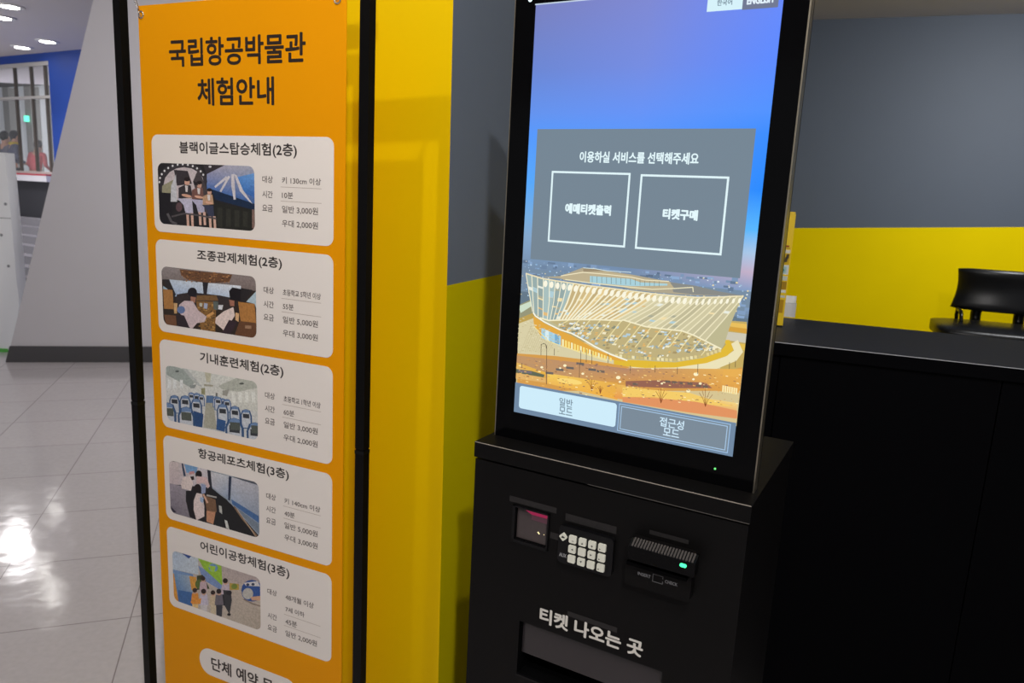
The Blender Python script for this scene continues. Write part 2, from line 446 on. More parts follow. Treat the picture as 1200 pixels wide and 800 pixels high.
# ------------------------------------------------------------------ ticket kiosk
TK = -0.505679303; SK = 1.147
uK = Vector((math.cos(TK), math.sin(TK))); nK = Vector((-math.sin(TK), math.cos(TK)))
HK = [0.001726311, 0.0002667124, -1.960426, 9.941952e-05, -0.001949253, 0.4013675, 0.0009773052, -0.0002728264, 1.0]
oK = uK * (-0.3713 * SK) + nK * (0.954 * SK)
kiosk = empty('ticket_kiosk', (oK.x, oK.y, 0), TK, 'black self-service ticket kiosk with a large lit portrait touchscreen', 'ticket machine')
def kx(u): return (u + 0.3713) * SK
def kz(z): return 1.5 + z * SK
ZT = 1.071; YS = 0.0528; DEP = 0.377; HW = 0.2454

# cabinet with pockets cut for the scanner and the ticket slot
bm = bmesh.new()
sc = (kx(-.5049), kx(-.4489), kz(-.5155), kz(-.4625))
ts = (kx(-.4887), kx(-.2539), kz(-.7465), kz(-.6525))
zt = ZT - 0.0325
xs = sorted({-HW + .002, HW - .002, sc[0], sc[1], ts[0], ts[1]}); zs = sorted({0.03, zt, sc[2], sc[3], ts[2], ts[3]})
def inside(h, x, z): return h[0] < x < h[1] and h[2] < z < h[3]
vc = {}
def gv(x, y, z):
    k = (round(x, 6), round(y, 6), round(z, 6))
    if k not in vc: vc[k] = bm.verts.new(k)
    return vc[k]
for i in range(len(xs) - 1):
    for j in range(len(zs) - 1):
        x0, x1, z0, z1 = xs[i], xs[i + 1], zs[j], zs[j + 1]
        if any(inside(h, (x0 + x1) / 2, (z0 + z1) / 2) for h in (sc, ts)): continue
        bm.faces.new((gv(x0, 0, z0), gv(x1, 0, z0), gv(x1, 0, z1), gv(x0, 0, z1)))
for h, d in ((sc, .045), (ts, .09)):
    q = [(h[0], h[2]), (h[1], h[2]), (h[1], h[3]), (h[0], h[3])]
    for i in range(4):
        a, b = q[i], q[(i + 1) % 4]
        f = bm.faces.new((gv(a[0], 0, a[1]), gv(b[0], 0, b[1]), gv(b[0], d, b[1]), gv(a[0], d, a[1]))); f.material_index = 1
    f = bm.faces.new([gv(a[0], d, a[1]) for a in q]); f.material_index = 1
X0, X1 = xs[0], xs[-1]; Z0, Z1 = zs[0], zs[-1]
B = [gv(X0, DEP, Z0), gv(X1, DEP, Z0), gv(X1, DEP, Z1), gv(X0, DEP, Z1)]
F = [gv(X0, 0, Z0), gv(X1, 0, Z0), gv(X1, 0, Z1), gv(X0, 0, Z1)]
bm.faces.new(B); bm.faces.new((F[0], B[0], B[3], F[3])); bm.faces.new((F[1], F[2], B[2], B[1])); bm.faces.new((F[0], F[1], B[1], B[0])); bm.faces.new((F[3], B[3], B[2], F[2]))
cab = from_bm('cabinet', bm, [M_black, M_recess], kiosk)
boxo('plinth', (-HW + .02, HW - .02, .02, DEP - .02, 0.0, .03), M_recess, kiosk)
boxo('cabinet_top', (-HW, HW, -.002, DEP + .003, ZT - .0285, ZT), M_black, kiosk, bevel=.0016)

# display head
x0, x1, z0, z1 = kx(-.578), kx(-.165), ZT, kz(.330)
bm = bmesh.new(); box(bm, x0 + .0022, x1 - .0022, YS, YS + .012, z0 + .0005, z1 - .0022)
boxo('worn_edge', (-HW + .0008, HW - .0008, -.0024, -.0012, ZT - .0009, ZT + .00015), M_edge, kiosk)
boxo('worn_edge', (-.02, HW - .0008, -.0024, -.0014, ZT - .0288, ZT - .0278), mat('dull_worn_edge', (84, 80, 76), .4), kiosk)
from_bm('display_glass', bm, M_gloss, kiosk, bevel=.0006)
bm = bmesh.new()
for b_ in ((x0, x0 + .0021, YS + .0006, YS + .030, z0, z1), (x1 - .0021, x1, YS + .0006, YS + .024, z0, z1), (x0, x1, YS + .0006, YS + .030, z1 - .0021, z1)): box(bm, *b_)
from_bm('display_trim', bm, M_silver, kiosk)
boxo('display_back', (x0 + .0025, x1 - .0025, YS + .0125, YS + .045, z0 + .0005, z1 - .0025), M_black, kiosk, bevel=.004)

# lit touchscreen picture
SU0, SU1, SZ0, SZ1 = -.5425, -.1978, -.3277, .2815
cl = [(kx(SU0), kz(SZ0)), (kx(SU1), kz(SZ0)), (kx(SU1), kz(SZ1)), (kx(SU0), kz(SZ1))]
rng = random.Random(5)
sp = Print(HK, lambda x, y: (x, y), lambda u, z: (kx(u), kz(z)), cl, YS - .0002, 1.5e-6)
def uv(u0, u1, z0, z1): return [(kx(u0), kz(z1)), (kx(u1), kz(z1)), (kx(u1), kz(z0)), (kx(u0), kz(z0))]
stops = [(.2815, (120, 128, 190), (126, 136, 210), (106, 138, 250)), (.19, (106, 134, 212), (116, 140, 226), (92, 138, 255)),
         (.13, (98, 146, 238), (100, 146, 246), (80, 146, 255)), (.10, (84, 152, 252), (88, 150, 252), (56, 140, 255)),
         (.03, (84, 168, 252), (90, 150, 220), (36, 138, 255)), (-.02, (118, 174, 226), (110, 150, 200), (86, 184, 255)),
         (-.05, (132, 168, 206), (120, 150, 190), (170, 200, 232)), (-.075, (126, 156, 190), (112, 140, 178), (196, 176, 200)), (-.10, (116, 138, 164), (118, 140, 166), (130, 156, 196))]
def blend(a, b, t): return tuple(p + (q - p) * t for p, q in zip(a, b))
for s0, s1 in zip(stops, stops[1:]):
    nz = max(1, int((s0[0] - s1[0]) / .012)); nx = 12
    def cc(fx, fz):
        g = lambda s: blend(lin(s[1]), lin(s[2]), fx / .5) if fx < .5 else blend(lin(s[2]), lin(s[3]), (fx - .5) / .5)
        return blend(g(s0), g(s1), fz)
    for i in range(nx):
        for j in range(nz):
            q = [(i / nx, j / nz), ((i + 1) / nx, j / nz), ((i + 1) / nx, (j + 1) / nz), (i / nx, (j + 1) / nz)]
            sp.add([(kx(SU0 + (SU1 - SU0) * a), kz(s0[0] + (s1[0] - s0[0]) * b)) for a, b in q], sp.y, [cc(a, b) for a, b in q])
# ground of the night photograph
for z_, z2_, c0, c1 in ((-.10, -.135, (118, 140, 162), (96, 118, 140)), (-.135, -.165, (100, 120, 136), (150, 140, 104)), (-.165, -.20, (178, 164, 112), (206, 190, 140)), (-.20, -.2845, (214, 196, 146), (196, 130, 60))):
    sp.poly(uv(SU0, SU1, z2_, z_), c0, raw=True)
# city beyond: blocks and lights
for _ in range(150):
    u = rng.uniform(SU0, SU1); z = -.089 - rng.random() ** 1.4 * .05; w = rng.uniform(.003, .014); h = rng.uniform(.002, .006)
    g = rng.uniform(.8, 1.25); sp.poly(uv(u, u + w, z, z + h), tuple(min(255, v * g) for v in (114, 138, 168)), raw=True)
for _ in range(330):
    u = rng.uniform(SU0, SU1); z = -.088 - rng.random() * .055; w = rng.uniform(.0008, .0028)
    sp.poly(uv(u, u + w, z, z + w * .8), rng.choice([(190, 215, 235), (225, 235, 240), (160, 190, 215), (230, 215, 170), (140, 180, 215)]), raw=True)
A_ = lambda *p: [(600 + x / 5.714, 300 + y / 5.714) for x, y in p]
B_ = lambda *p: [(730 + x / 5.7125, 300 + y / 5.7125) for x, y in p]
C_ = lambda *p: [(600 + x / 8.0, 400 + y / 8.0) for x, y in p]
D_ = lambda *p: [(730 + x / 5.333, 400 + y / 5.333) for x, y in p]
# left plaza, grass and path
sp.poly(A_((40, 330), (150, 280), (160, 400), (40, 450)), (150, 150, 120))
sp.poly(A_((45, 335), (130, 300), (140, 330), (60, 380)), (205, 222, 200))
sp.poly(A_((40, 420), (140, 380), (160, 420), (40, 460)), (190, 160, 84))
sp.poly(A_((35, 455), (145, 415), (260, 560), (800, 720), (800, 770), (40, 650)), (216, 206, 166))
for k in range(14):
    x = 60 + k * 14; sp.line(A_((x, 640), (145 + k * 10, 430 + k * 12)), .5, (200, 188, 146))
# right side roads and gardens
sp.poly(B_((700, 430), (830, 440), (830, 800), (640, 800), (690, 600)), (196, 170, 96))
for k, (y0, y1, c) in enumerate([(440, 465, (232, 190, 90)), (470, 495, (214, 160, 60)), (505, 560, (206, 200, 180)), (575, 610, (226, 190, 80))]):
    sp.poly(B_((700, y0), (830, y0 + 15), (830, y1 + 22), (690, y1)), c)
# white ring path and the yellow ring inside it
def ring(pts0, pts1, c): sp.poly(pts0 + pts1[::-1], c)
ring(B_((-60, 715), (150, 745), (350, 745), (560, 715), (690, 670), (745, 630), (720, 590)), B_((-60, 770), (150, 800), (360, 795), (600, 765), (760, 700), (805, 640), (770, 560)), (236, 226, 184))
ring(B_((-60, 690), (200, 700), (350, 710), (540, 680), (650, 640), (690, 590), (670, 560)), B_((-60, 730), (150, 748), (350, 745), (560, 715), (700, 665), (742, 625), (715, 560)), (226, 186, 54))
# the bowl-shaped building: lower storey, glass, upper skirt
body = A_((95, 115), (120, 220), (133, 300), (145, 380), (220, 440), (320, 490), (400, 515), (560, 605), (770, 695)) + B_((40, 690), (200, 702), (350, 710), (540, 680), (650, 640), (680, 590), (720, 460), (765, 350), (808, 265), (500, 275), (200, 250), (0, 225)) + A_((500, 195), (300, 165), (200, 148))
sp.poly(body, (190, 184, 144))
rim_pts = A_((95, 115), (200, 148), (300, 165), (500, 195), (650, 213)) + B_((0, 225), (100, 238), (200, 250), (350, 264), (500, 275), (650, 273), (808, 265))
fold = A_((140, 372), (190, 412), (250, 430), (420, 424), (600, 425), (740, 432)) + B_((0, 425), (150, 470), (270, 486), (400, 500), (480, 530), (540, 560), (600, 590), (660, 620))
def along(pl, t):
    ln = [0]
    for a, b in zip(pl, pl[1:]): ln.append(ln[-1] + math.hypot(b[0] - a[0], b[1] - a[1]))
    s = t * ln[-1]
    for i in range(len(pl) - 1):
        if s <= ln[i + 1]:
            k = (s - ln[i]) / (ln[i + 1] - ln[i]); return (pl[i][0] + (pl[i + 1][0] - pl[i][0]) * k, pl[i][1] + (pl[i + 1][1] - pl[i][1]) * k)
    return pl[-1]
# upper skirt tint
N = 36
def rib(t): 
    tf = max(0.0, min(1.0, t - (0.02 if t < .1 else .02 + .16 * min(1, (t - .1) / .35)) + max(0, (t - .6)) * .22)); return along(rim_pts, t), along(fold, tf)
for k in range(N):
    t0_, t1_ = k / N, (k + 1) / N
    a, b = rib(t0_); c, d = rib(t1_); f = (k + .5) / N
    base = (160, 182, 180) if f < .22 else ((214, 190, 136) if f < .6 else (206, 198, 160))
    g = rng.uniform(.9, 1.08); sp.poly([a, c, d, b], tuple(v * g for v in base))
    for q in range(4):
        if rng.random() < (.6 if f < .65 else .2):
            s = rng.uniform(.2, .9); s2 = s + rng.uniform(.03, .09)
            L = lambda p, q_, s_: (p[0] + (q_[0] - p[0]) * s_, p[1] + (q_[1] - p[1]) * s_)
            sp.poly([L(a, b, s), L(c, d, s), L(c, d, s2), L(a, b, s2)], rng.choice([(232, 236, 224), (176, 206, 214), (240, 220, 168), (172, 172, 148), (226, 186, 124)]))
for k in range(N + 1):
    a, b = rib(k / N); f = k / N
    w = .9 if f < .2 else (1.7 if f < .62 else 1.35)
    mid = ((a[0] + b[0]) / 2 + (1.2 if .1 < f < .8 else 0), (a[1] + b[1]) / 2 + 1)
    sp.line([a, mid, b], w, (246, 240, 210) if f < .6 else (236, 228, 192))
for k in range(N):
    t = (k + .5) / N; p = along(rim_pts, t); f = t
    if f > .08: sp.ell(p[0] - 1.0, p[1] + 5.4, 2.3 if f < .75 else 1.6, 4.0 if f < .85 else 3.2, (250, 246, 224), 18 if f > .2 else 4, 12)
# lower bowl: window rows and cream ribs
lowc = (192, 176, 126)
low = A_((250, 432), (420, 426), (600, 427), (740, 434)) + B_((0, 427), (150, 472), (270, 488), (400, 502), (540, 562), (660, 622), (640, 645), (540, 676), (350, 704), (200, 696), (40, 682)) + A_((770, 690), (560, 598), (400, 508), (320, 470))
sp.poly(low, lowc)
for k in range(300):
    f = rng.random(); x = 655 + f * 182; ytop = along(fold, .14 + f * .8)[1] + 2.5; ybot = 384 + min(1, f / .45) * 36 - max(0, f - .6) * 26
    y = rng.uniform(ytop, max(ytop + 1, ybot - 2)); w, h = rng.uniform(1.5, 5), rng.uniform(1, 2.6)
    sp.poly([(x, y), (x + w, y + .5), (x + w - 1.2, y + h + .5), (x - 1.2, y + h)], rng.choice([(156, 168, 164), (180, 204, 214), (230, 238, 236), (168, 150, 106), (222, 178, 106), (138, 142, 122), (242, 232, 196)]))
for k in range(15):
    f = k / 14.0; p = along(fold, .2 + f * .74); L_ = 26 - abs(f - .45) * 22
    q = (p[0] - L_ * .8, min(p[1] + L_, 384 + min(1, f / .4) * 36 - 2))
    sp.line([p, q], 1.1, (236, 222, 166))
for k in range(26):
    f = k / 25.0; p = along(B_((-40, 672), (40, 682), (200, 694), (350, 704), (540, 674), (650, 638)), f)
    sp.poly([(p[0] - 1.6, p[1] - 3.4), (p[0] + 1.6, p[1] - 3), (p[0] + 1.5, p[1] + .6), (p[0] - 1.6, p[1])], rng.choice([(226, 210, 150), (202, 184, 120), (238, 228, 180)]))
sp.line(fold[1:], 1.6, (244, 236, 200)); sp.line(rim_pts, 1.5, (238, 226, 186))
# spiral ledge, lit colonnade and glass corner below it
sp.poly(A_((145, 400), (230, 455), (400, 530), (560, 620), (770, 705), (650, 690), (480, 640), (330, 600), (200, 540), (150, 460)), (226, 168, 66))
sp.poly(A_((200, 480), (330, 535), (330, 605), (200, 545)), (164, 208, 228))
sp.poly(A_((225, 490), (250, 500), (250, 565), (225, 555)), (216, 236, 240)); sp.poly(A_((290, 520), (318, 532), (318, 596), (290, 586)), (120, 172, 206))
for k in range(17):
    x = 338 + k * 20; y = 546 + k * 7.6; sp.poly(A_((x, y + 8), (x + 12, y + 12), (x + 12, y + 62 - k * 1.6), (x, y + 58 - k * 1.6)), (250, 226, 130) if k % 3 else (244, 240, 190))
sp.line(A_((145, 376), (160, 400), (220, 440), (320, 490), (400, 515), (470, 552), (560, 605), (660, 655), (775, 697)), 1.5, (250, 248, 232))
sp.line(A_((150, 470), (250, 570), (480, 650), (640, 700)), .9, (246, 226, 150))
# roof: rim ring, crown and the long pavilion on it
sp.poly(A_((95, 115), (200, 140), (320, 150), (480, 170), (700, 195)) + B_((60, 222), (200, 240), (350, 254), (500, 262), (650, 264), (808, 263), (640, 238), (480, 215), (320, 172)) + A_((800, 122), (480, 75), (330, 132), (210, 140)), (176, 166, 140))
sp.poly(B_((320, 174), (480, 196), (640, 234), (806, 264), (640, 262), (470, 256), (340, 240)), (136, 138, 134))
sp.poly(A_((320, 140), (350, 122), (420, 112), (480, 96), (520, 84), (600, 98), (800, 130)) + B_((140, 150), (310, 166), (345, 214), (180, 222), (60, 215)) + A_((650, 195), (480, 172), (350, 160)), (190, 176, 142))
sp.poly(A_((480, 78), (560, 84), (620, 100), (480, 104)), (156, 140, 112))
sp.poly(A_((525, 132), (800, 152)) + B_((120, 175), (300, 184), (300, 196), (120, 200)) + A_((800, 200), (525, 176)), (168, 208, 218))
for k in range(15):
    x = 540 + k * 32; sp.line(A_((x, 134 + k * 2.0), (x, 178 + k * 1.8)), .55, (120, 130, 120))
sp.line(A_((330, 132), (480, 108), (640, 122), (800, 140)) + B_((150, 160), (310, 168)), 1.0, (240, 230, 196))
sp.line(A_((360, 156), (520, 178), (700, 198)) + B_((60, 208), (200, 222), (345, 216), (470, 208), (473, 240)), 1.1, (236, 228, 190))
sp.line(A_((480, 78), (560, 84), (640, 98), (800, 108)), .8, (206, 226, 232))
# road, verge, cars, trees and lamp posts in front
road = A_((38, 650), (300, 668), (560, 700), (800, 742)) + B_((0, 760), (200, 796), (420, 800), (640, 782), (800, 742), (800, 900), (0, 900)) + A_((38, 900))
sp.poly(road, (214, 156, 76))
sp.grad([(606, 416), (740, 432), (740, 448), (606, 440)], [(196, 150, 102), (178, 134, 108), (216, 156, 80), (180, 144, 110)], 6, 3)
sp.grad([(736, 431), (871, 432), (866, 460), (736, 448)], [(184, 138, 106), (238, 182, 82), (222, 156, 70), (212, 152, 84)], 6, 3)
sp.grad([(605, 424), (640, 436), (640, 446), (604, 432)], [(226, 176, 84), (236, 184, 72), (210, 150, 60), (232, 190, 110)], 4, 2)
sp.poly(C_((40, 255), (190, 275), (310, 310), (300, 335), (40, 290)), (96, 104, 84)); sp.poly(C_((60, 262), (190, 280), (190, 300), (60, 282)), (120, 110, 120))
sp.poly(C_((40, 292), (320, 340), (320, 385), (40, 345)), (226, 178, 104))
sp.grad([(642, 437), (724, 449), (724, 468), (642, 449)], [(246, 206, 96), (230, 174, 78), (240, 174, 64), (238, 184, 86)], 6, 3)
sp.ell(668, 446.5, 15, 3.2, (250, 216, 120), 8)
sp.grad([(724, 450), (865, 472), (862, 490), (720, 466)], [(234, 184, 88), (244, 212, 130), (222, 140, 90), (234, 156, 80)], 6, 3)
sp.poly(D_((0, 285), (240, 305), (420, 320), (690, 405), (420, 385), (200, 345), (0, 345)), (244, 204, 104))
sp.poly(D_((0, 345), (250, 355), (460, 375), (715, 430), (715, 480), (400, 440), (0, 375)), (226, 148, 96))
sp.poly(D_((20, 246), (240, 240), (520, 256), (560, 290), (300, 290), (20, 278)), (150, 100, 82))
for x, y in ((640, 440), (652, 436), (664, 434), (690, 436), (700, 438), (676, 429)): sp.poly([(x, y - 5), (x + 9, y - 4), (x + 9, y - 1.4), (x, y - 2.4)], (104, 100, 96))
for x, y in ((780, 445), (788, 446), (797, 447), (806, 447.5), (742, 448), (816, 450), (824, 451)): sp.poly([(x, y), (x + 6, y + .6), (x + 6, y + 3.2), (x, y + 2.6)], (110, 96, 84))
for x, y, r in ((635.5, 430, 1.3), (662.5, 428, 1.5), (683.5, 437.5, 1.3), (725, 442, 2), (727, 447, 1.2), (807, 457.5, 1.8), (813, 444, 1.2), (821, 449, 1.4), (776, 449, 1.1), (816, 438, 2.2), (657, 431, 1)): sp.ell(x, y, r * 1.3, r, (255, 244, 200))
for k in range(7): sp.poly([(847 + k * 2.6, 451 + k * .5), (849 + k * 2.6, 451.4 + k * .5), (848.4 + k * 2.6, 459 + k * .5), (846.6 + k * 2.6, 458.6 + k * .5)], (252, 236, 176))
for x, y0, y1 in ((641, 404, 450), (634.5, 403, 416), (650, 408, 416), (681, 410, 425), (687.5, 409, 424), (694, 411, 426), (713, 414, 425), (768, 428, 436), (794, 430, 438), (818, 426, 438), (855, 424, 432), (862, 422, 430), (679.5, 426, 442), (739, 428, 437), (612, 425, 431)): sp.line([(x + .3, y0), (x, y1)], .6, (92, 78, 60))
sp.line([(635, 404), (637, 402), (640, 403), (641, 408)], .7, (92, 86, 70))
for x, y, s in ((775, 470, 1), (827, 474, 1.2), (694, 456, .8), (704, 459, .5)):
    for dx, dy in ((-6, -12), (-3, -14), (0, -15), (4, -13), (7, -10)): sp.line([(x, y + 2), (x + dx * .4 * s, y + dy * .5 * s), (x + dx * s, y + dy * s)], .5, (140, 78, 40))
# glints and dim patches over streets and plaza
for _ in range(420):
    x = rng.uniform(604, 868); y0 = 404 + (x - 604) * .075; y = rng.uniform(y0 + 14, y0 + 52); w = rng.uniform(.5, 3.2)
    sp.poly([(x, y), (x + w, y + w * .14), (x + w, y + w * .14 + w * .35), (x, y + w * .35)], rng.choice([(250, 214, 130), (236, 180, 96), (150, 104, 66), (206, 150, 90), (255, 236, 180), (176, 124, 84), (140, 110, 100)]))
for _ in range(160):
    x = rng.uniform(606, 655); y = rng.uniform(372, 412); sp.poly([(x, y), (x + 2.2, y + .4), (x + 2, y + 1), (x, y + .7)], rng.choice([(230, 222, 186), (196, 184, 140), (206, 196, 156)])) if y > 372 + (x - 620) * .55 else None
# menu panel and buttons
sp.y -= 3e-5; sp.poly(uv(-.5277, -.2136, -.0838, .1072), (116, 133, 147), raw=True)
def frame(u0, u1, z0, z1, w, c):
    for q in ((u0, u1, z1 - w, z1), (u0, u1, z0, z0 + w), (u0, u0 + w, z0 + w, z1 - w), (u1 - w, u1, z0 + w, z1 - w)): sp.poly(uv(*q), c, raw=True)
frame(-.5, -.3772, -.0556, .0478, .0028, (226, 246, 250)); frame(-.3624, -.2408, -.0560, .0466, .0028, (226, 246, 250))
# mode bar, language tabs, top line
sp.poly(uv(SU0, SU1, SZ0, -.2795), (112, 136, 162), raw=True)
sp.poly([(x, z) for x, z in rrect(kx(-.5340), kx(-.3705), kz(-.3198), kz(-.2834), .005)], (206, 236, 250), raw=True)
sp.poly(uv(-.3668, -.2050, -.3238, -.2828), (122, 138, 152), raw=True)
frame(-.3672, -.2048, -.3242, -.2824, .0012, (160, 194, 228)); frame(-.3636, -.2085, -.3210, -.2858, .0012, (168, 200, 230))
sp.poly(uv(-.2912, -.2465, .2522, .2800), (214, 242, 250), raw=True); sp.poly(uv(-.2465, -.2030, .2512, .2800), (112, 120, 146), raw=True)
sp.poly(uv(SU0, SU1, .2798, .2815), (196, 212, 228), raw=True)
screen = sp.build('touchscreen', M_screen, kiosk)
fl = Flat(); yt = sp.y - 2e-5; Wt = (228, 248, 252); 
fl.text('이용하실 서비스를 선택해주세요', kx(-.4562), kx(-.2838), kz(.0612), kz(.0760), yt, Wt, .0005)
fl.text('예매티켓출력', kx(-.4738), kx(-.4030), kz(-.0120), kz(.0018), yt, Wt, .0009)
fl.text('티켓구매', kx(-.3255), kx(-.2782), kz(-.0120), kz(.0010), yt, Wt, .0009)
fl.text('일반', kx(-.4640), kx(-.4415), kz(-.3030), kz(-.2905), yt, (124, 146, 162), .0003)
fl.text('모드', kx(-.4632), kx(-.4410), kz(-.3160), kz(-.3045), yt, (124, 146, 162), .0003)
fl.text('접근성', kx(-.3040), kx(-.2690), kz(-.3040), kz(-.2908), yt, (206, 232, 248), .0003)
fl.text('모드', kx(-.2975), kx(-.2745), kz(-.3165), kz(-.3055), yt, (206, 232, 248), .0003)
fl.text('한국어', kx(-.2787), kx(-.2598), kz(.2585), kz(.2655), yt, (112, 134, 150), .0002)
fl.text('ENGLISH', kx(-.2410), kx(-.2098), kz(.2574), kz(.2655), yt, (226, 240, 250), .0006)
fl.build('screen_lettering', M_screen, screen)
def disc(name, u, z, y, r, m, par, ry=.001):
    bm = bmesh.new(); n = 20
    prism(bm, [(kx(u) + r * math.cos(2 * math.pi * k / n), kz(z) + r * math.sin(2 * math.pi * k / n)) for k in range(n)], y - ry, y + .0005)
    return from_bm(name, bm, m, par)
M_led_w = mat('white_status_light', (220, 250, 250), .4, emit=(214, 250, 250), estr=1.0)
M_led_g = mat('green_status_light', (60, 200, 90), .4, emit=(120, 240, 130), estr=1.2)
disc('camera_light', -.5521, .2885, YS, .0035, M_led_w, kiosk)
disc('power_light', -.2201, -.3507, YS, .0016, M_led_g, kiosk)

# barcode scanner window
sf = (kx(-.5105), kx(-.4472), kz(-.5215), kz(-.4610))
bm = bmesh.new(); w = .0055
for q in ((sf[0], sf[1], -.004, 0, sf[3] - w * .5, sf[3]), (sf[0], sf[1], -.004, 0, sf[2], sf[2] + w), (sf[0], sf[0] + w, -.004, 0, sf[2], sf[3]), (sf[1] - w * .5, sf[1], -.004, 0, sf[2], sf[3])): box(bm, *q)
scn = from_bm('scanner_window', bm, M_dark, kiosk, bevel=.0008)
M_scan_glass = mat('scanner_glass', (70, 62, 62), .12, noise=.15, scale=60)
boxo('scanner_glass', (sc[0] + .0005, sc[1] - .0005, .004, .006, sc[2] + .0005, sc[3] - .0005), M_scan_glass, scn)
M_scan_red = mat('red_aiming_light', (70, 14, 34), .3, emit=(138, 26, 64), estr=1.0)
M_scan_red2 = mat('dim_red_aiming_light', (60, 30, 42), .3, emit=(58, 36, 42), estr=1.0)
M_scan_spot = mat('scanner_lamp', (240, 220, 150), .3, emit=(250, 236, 180), estr=1.6)
fx = lambda a: sc[0] + (sc[1] - sc[0]) * a
fz = lambda a: sc[3] + (sc[2] - sc[3]) * a
bm = bmesh.new(); prism(bm, [(fx(.2), fz(.03)), (fx(.98), fz(.02)), (fx(.98), fz(.17)), (fx(.45), fz(.17)), (fx(.3), fz(.1))], .0033, .0039); from_bm('aiming_light', bm, M_scan_red, scn)
bm = bmesh.new(); prism(bm, [(fx(.45), fz(.18)), (fx(.98), fz(.18)), (fx(.98), fz(.34)), (fx(.45), fz(.32))], .0034, .0039); from_bm('aiming_light', bm, M_scan_red2, scn)
for a, b, r in ((.68, .66, .0012), (.71, .69, .0010), (.86, .68, .0006)):
    bm = bmesh.new(); prism(bm, [(fx(a) + r * math.cos(k), fz(b) + r * math.sin(k)) for k in range(6)], .0032, .0039); from_bm('scanner_lamp', bm, M_scan_spot, scn)

# keypad
kp = from_bm('keypad', (lambda b: (prism(b, rrect(kx(-.4268), kx(-.3395), kz(-.5285), kz(-.4690), .008), -.010, 0), b)[1])(bmesh.new()), M_dark, kiosk, bevel=.002)
M_ink = mat('black_key_print', (24, 24, 24), .5); M_ink_w = mat('white_print', (200, 200, 196), .5)
def key(u, z, rot=0, mark=None):
    bm = bmesh.new(); r = .0059 * SK
    q = rrect(-r, r, -r, r, .0022, 4)
    if rot: q = [(x * .82 * math.cos(R(rot)) - y * .82 * math.sin(R(rot)), x * .82 * math.sin(R(rot)) + y * .82 * math.cos(R(rot))) for x, y in q]
    prism(bm, [(kx(u) + x, kz(z) + y) for x, y in q], -.0135, -.0095)
    k = from_bm('key', bm, M_key, kp, bevel=.0007)
    if mark:
        b2 = bmesh.new()
        for poly in mark: prism(b2, [(kx(u) + x, kz(z) + y) for x, y in poly], -.01375, -.0134)
        from_bm('key_print', b2, M_ink, k)
def tri(a, s=.0022, cx=0, cy=0): return [[(cx + s * math.cos(R(a + q)), cy + s * math.sin(R(a + q))) for q in (0, 120, 240)]]
dot = [[(-.0035 + .0012 * math.cos(k), -.003 + .0012 * math.sin(k)) for k in range(6)]]
plus = [[(-.0018, -.0024), (.0018, -.0024), (.0018, -.0014), (-.0018, -.0014)], [(-.0005, -.0036), (.0005, -.0036), (.0005, -.0002), (-.0005, -.0002)]]
cu, cz_ = (-.4026, -.3869, -.3714, -.3558), (-.4855, -.5012, -.5168)
marks = [[[[(-.001, -.003), (.0025, -.003), (.0025, -.0022), (-.001, -.0022)]], tri(90, cy=-.0025), plus, dot], [tri(180, cx=.001), None, tri(0, cx=-.001), dot], [None, tri(270, cy=.001), None, dot]]
for j in range(3):
    for i in range(4): key(cu[i], cz_[j], 0, marks[j][i])
key(-.4181, -.4856, 45, [[(-.003, -.0016), (.003, -.0016), (.003, .0006), (.0012, .0006), (.0004, .0018), (-.0014, .0018), (-.0014, .0006), (-.003, .0006)]])
fl = Flat(); fl.text('AUX', kx(-.4235), kx(-.4120), kz(-.5185), kz(-.5128), -.0102, (150, 150, 152), .0002); fl.build('keypad_lettering', M_print, kp)

# card reader with a ribbed hood
bm = bmesh.new(); prism(bm, rrect(kx(-.3160), kx(-.2215), kz(-.5250), kz(-.4560), .006), -.020, 0)
rd = from_bm('card_reader', bm, M_black, kiosk, bevel=.003)
bm = bmesh.new(); xa, xb = kx(-.3085), kx(-.2150); za, zb, zc = kz(-.4790), kz(-.4520), kz(-.4590)
for x_, s_ in ((xa, 1), (xb, 1)): pass
vv = [[bm.verts.new((x_, y_, z_)) for y_, z_ in ((-.018, za), (-.018, zb), (-.022, zb), (-.038, zc), (-.038, za))] for x_ in (xa, xb)]
bm.faces.new(vv[0]); bm.faces.new(vv[1][::-1])
for i in range(5): bm.faces.new((vv[0][i], vv[0][(i + 1) % 5], vv[1][(i + 1) % 5], vv[1][i]))
hood = from_bm('reader_hood', bm, M_gloss, rd, bevel=.003)
M_rib = mat('ribbed_grey_plastic', (70, 66, 64), .45, spec=.25)
bm = bmesh.new()
for k in range(21):
    xr = xa + .004 + k * (xb - xa - .008) / 20.5
    p = [(-.0225, zb + .0004), (-.0376, zc + .0010), (-.0376, zc - .0005), (-.0225, zb - .001)]
    v0 = [bm.verts.new((xr, y_, z_ + .0008)) for y_, z_ in p]; v1 = [bm.verts.new((xr + .0028, y_, z_ + .0008)) for y_, z_ in p]
    bm.faces.new(v0); bm.faces.new(v1[::-1])
    for i in range(4): bm.faces.new((v0[i], v0[(i + 1) % 4], v1[(i + 1) % 4], v1[i]))
from_bm('hood_ribs', bm, M_rib, rd)
bm = bmesh.new(); box(bm, kx(-.3125), kx(-.2265), -.030, -.019, kz(-.4915), kz(-.4862)); from_bm('card_slot_lip', bm, M_recess, rd, bevel=.001)
M_rl = mat('green_reader_light', (60, 230, 150), .3, emit=(70, 250, 160), estr=1.5)
bm = bmesh.new(); prism(bm, rrect(kx(-.2355), kx(-.2262), kz(-.4680), kz(-.4630), .0027), -.0395, -.0365); from_bm('reader_light', bm, M_rl, rd)
fl = Flat(); zi = kz(-.5040)
fl.text('INSERT', kx(-.2970), kx(-.2785), zi - .0026, zi + .0026, -.0203, (120, 120, 122), .0002)
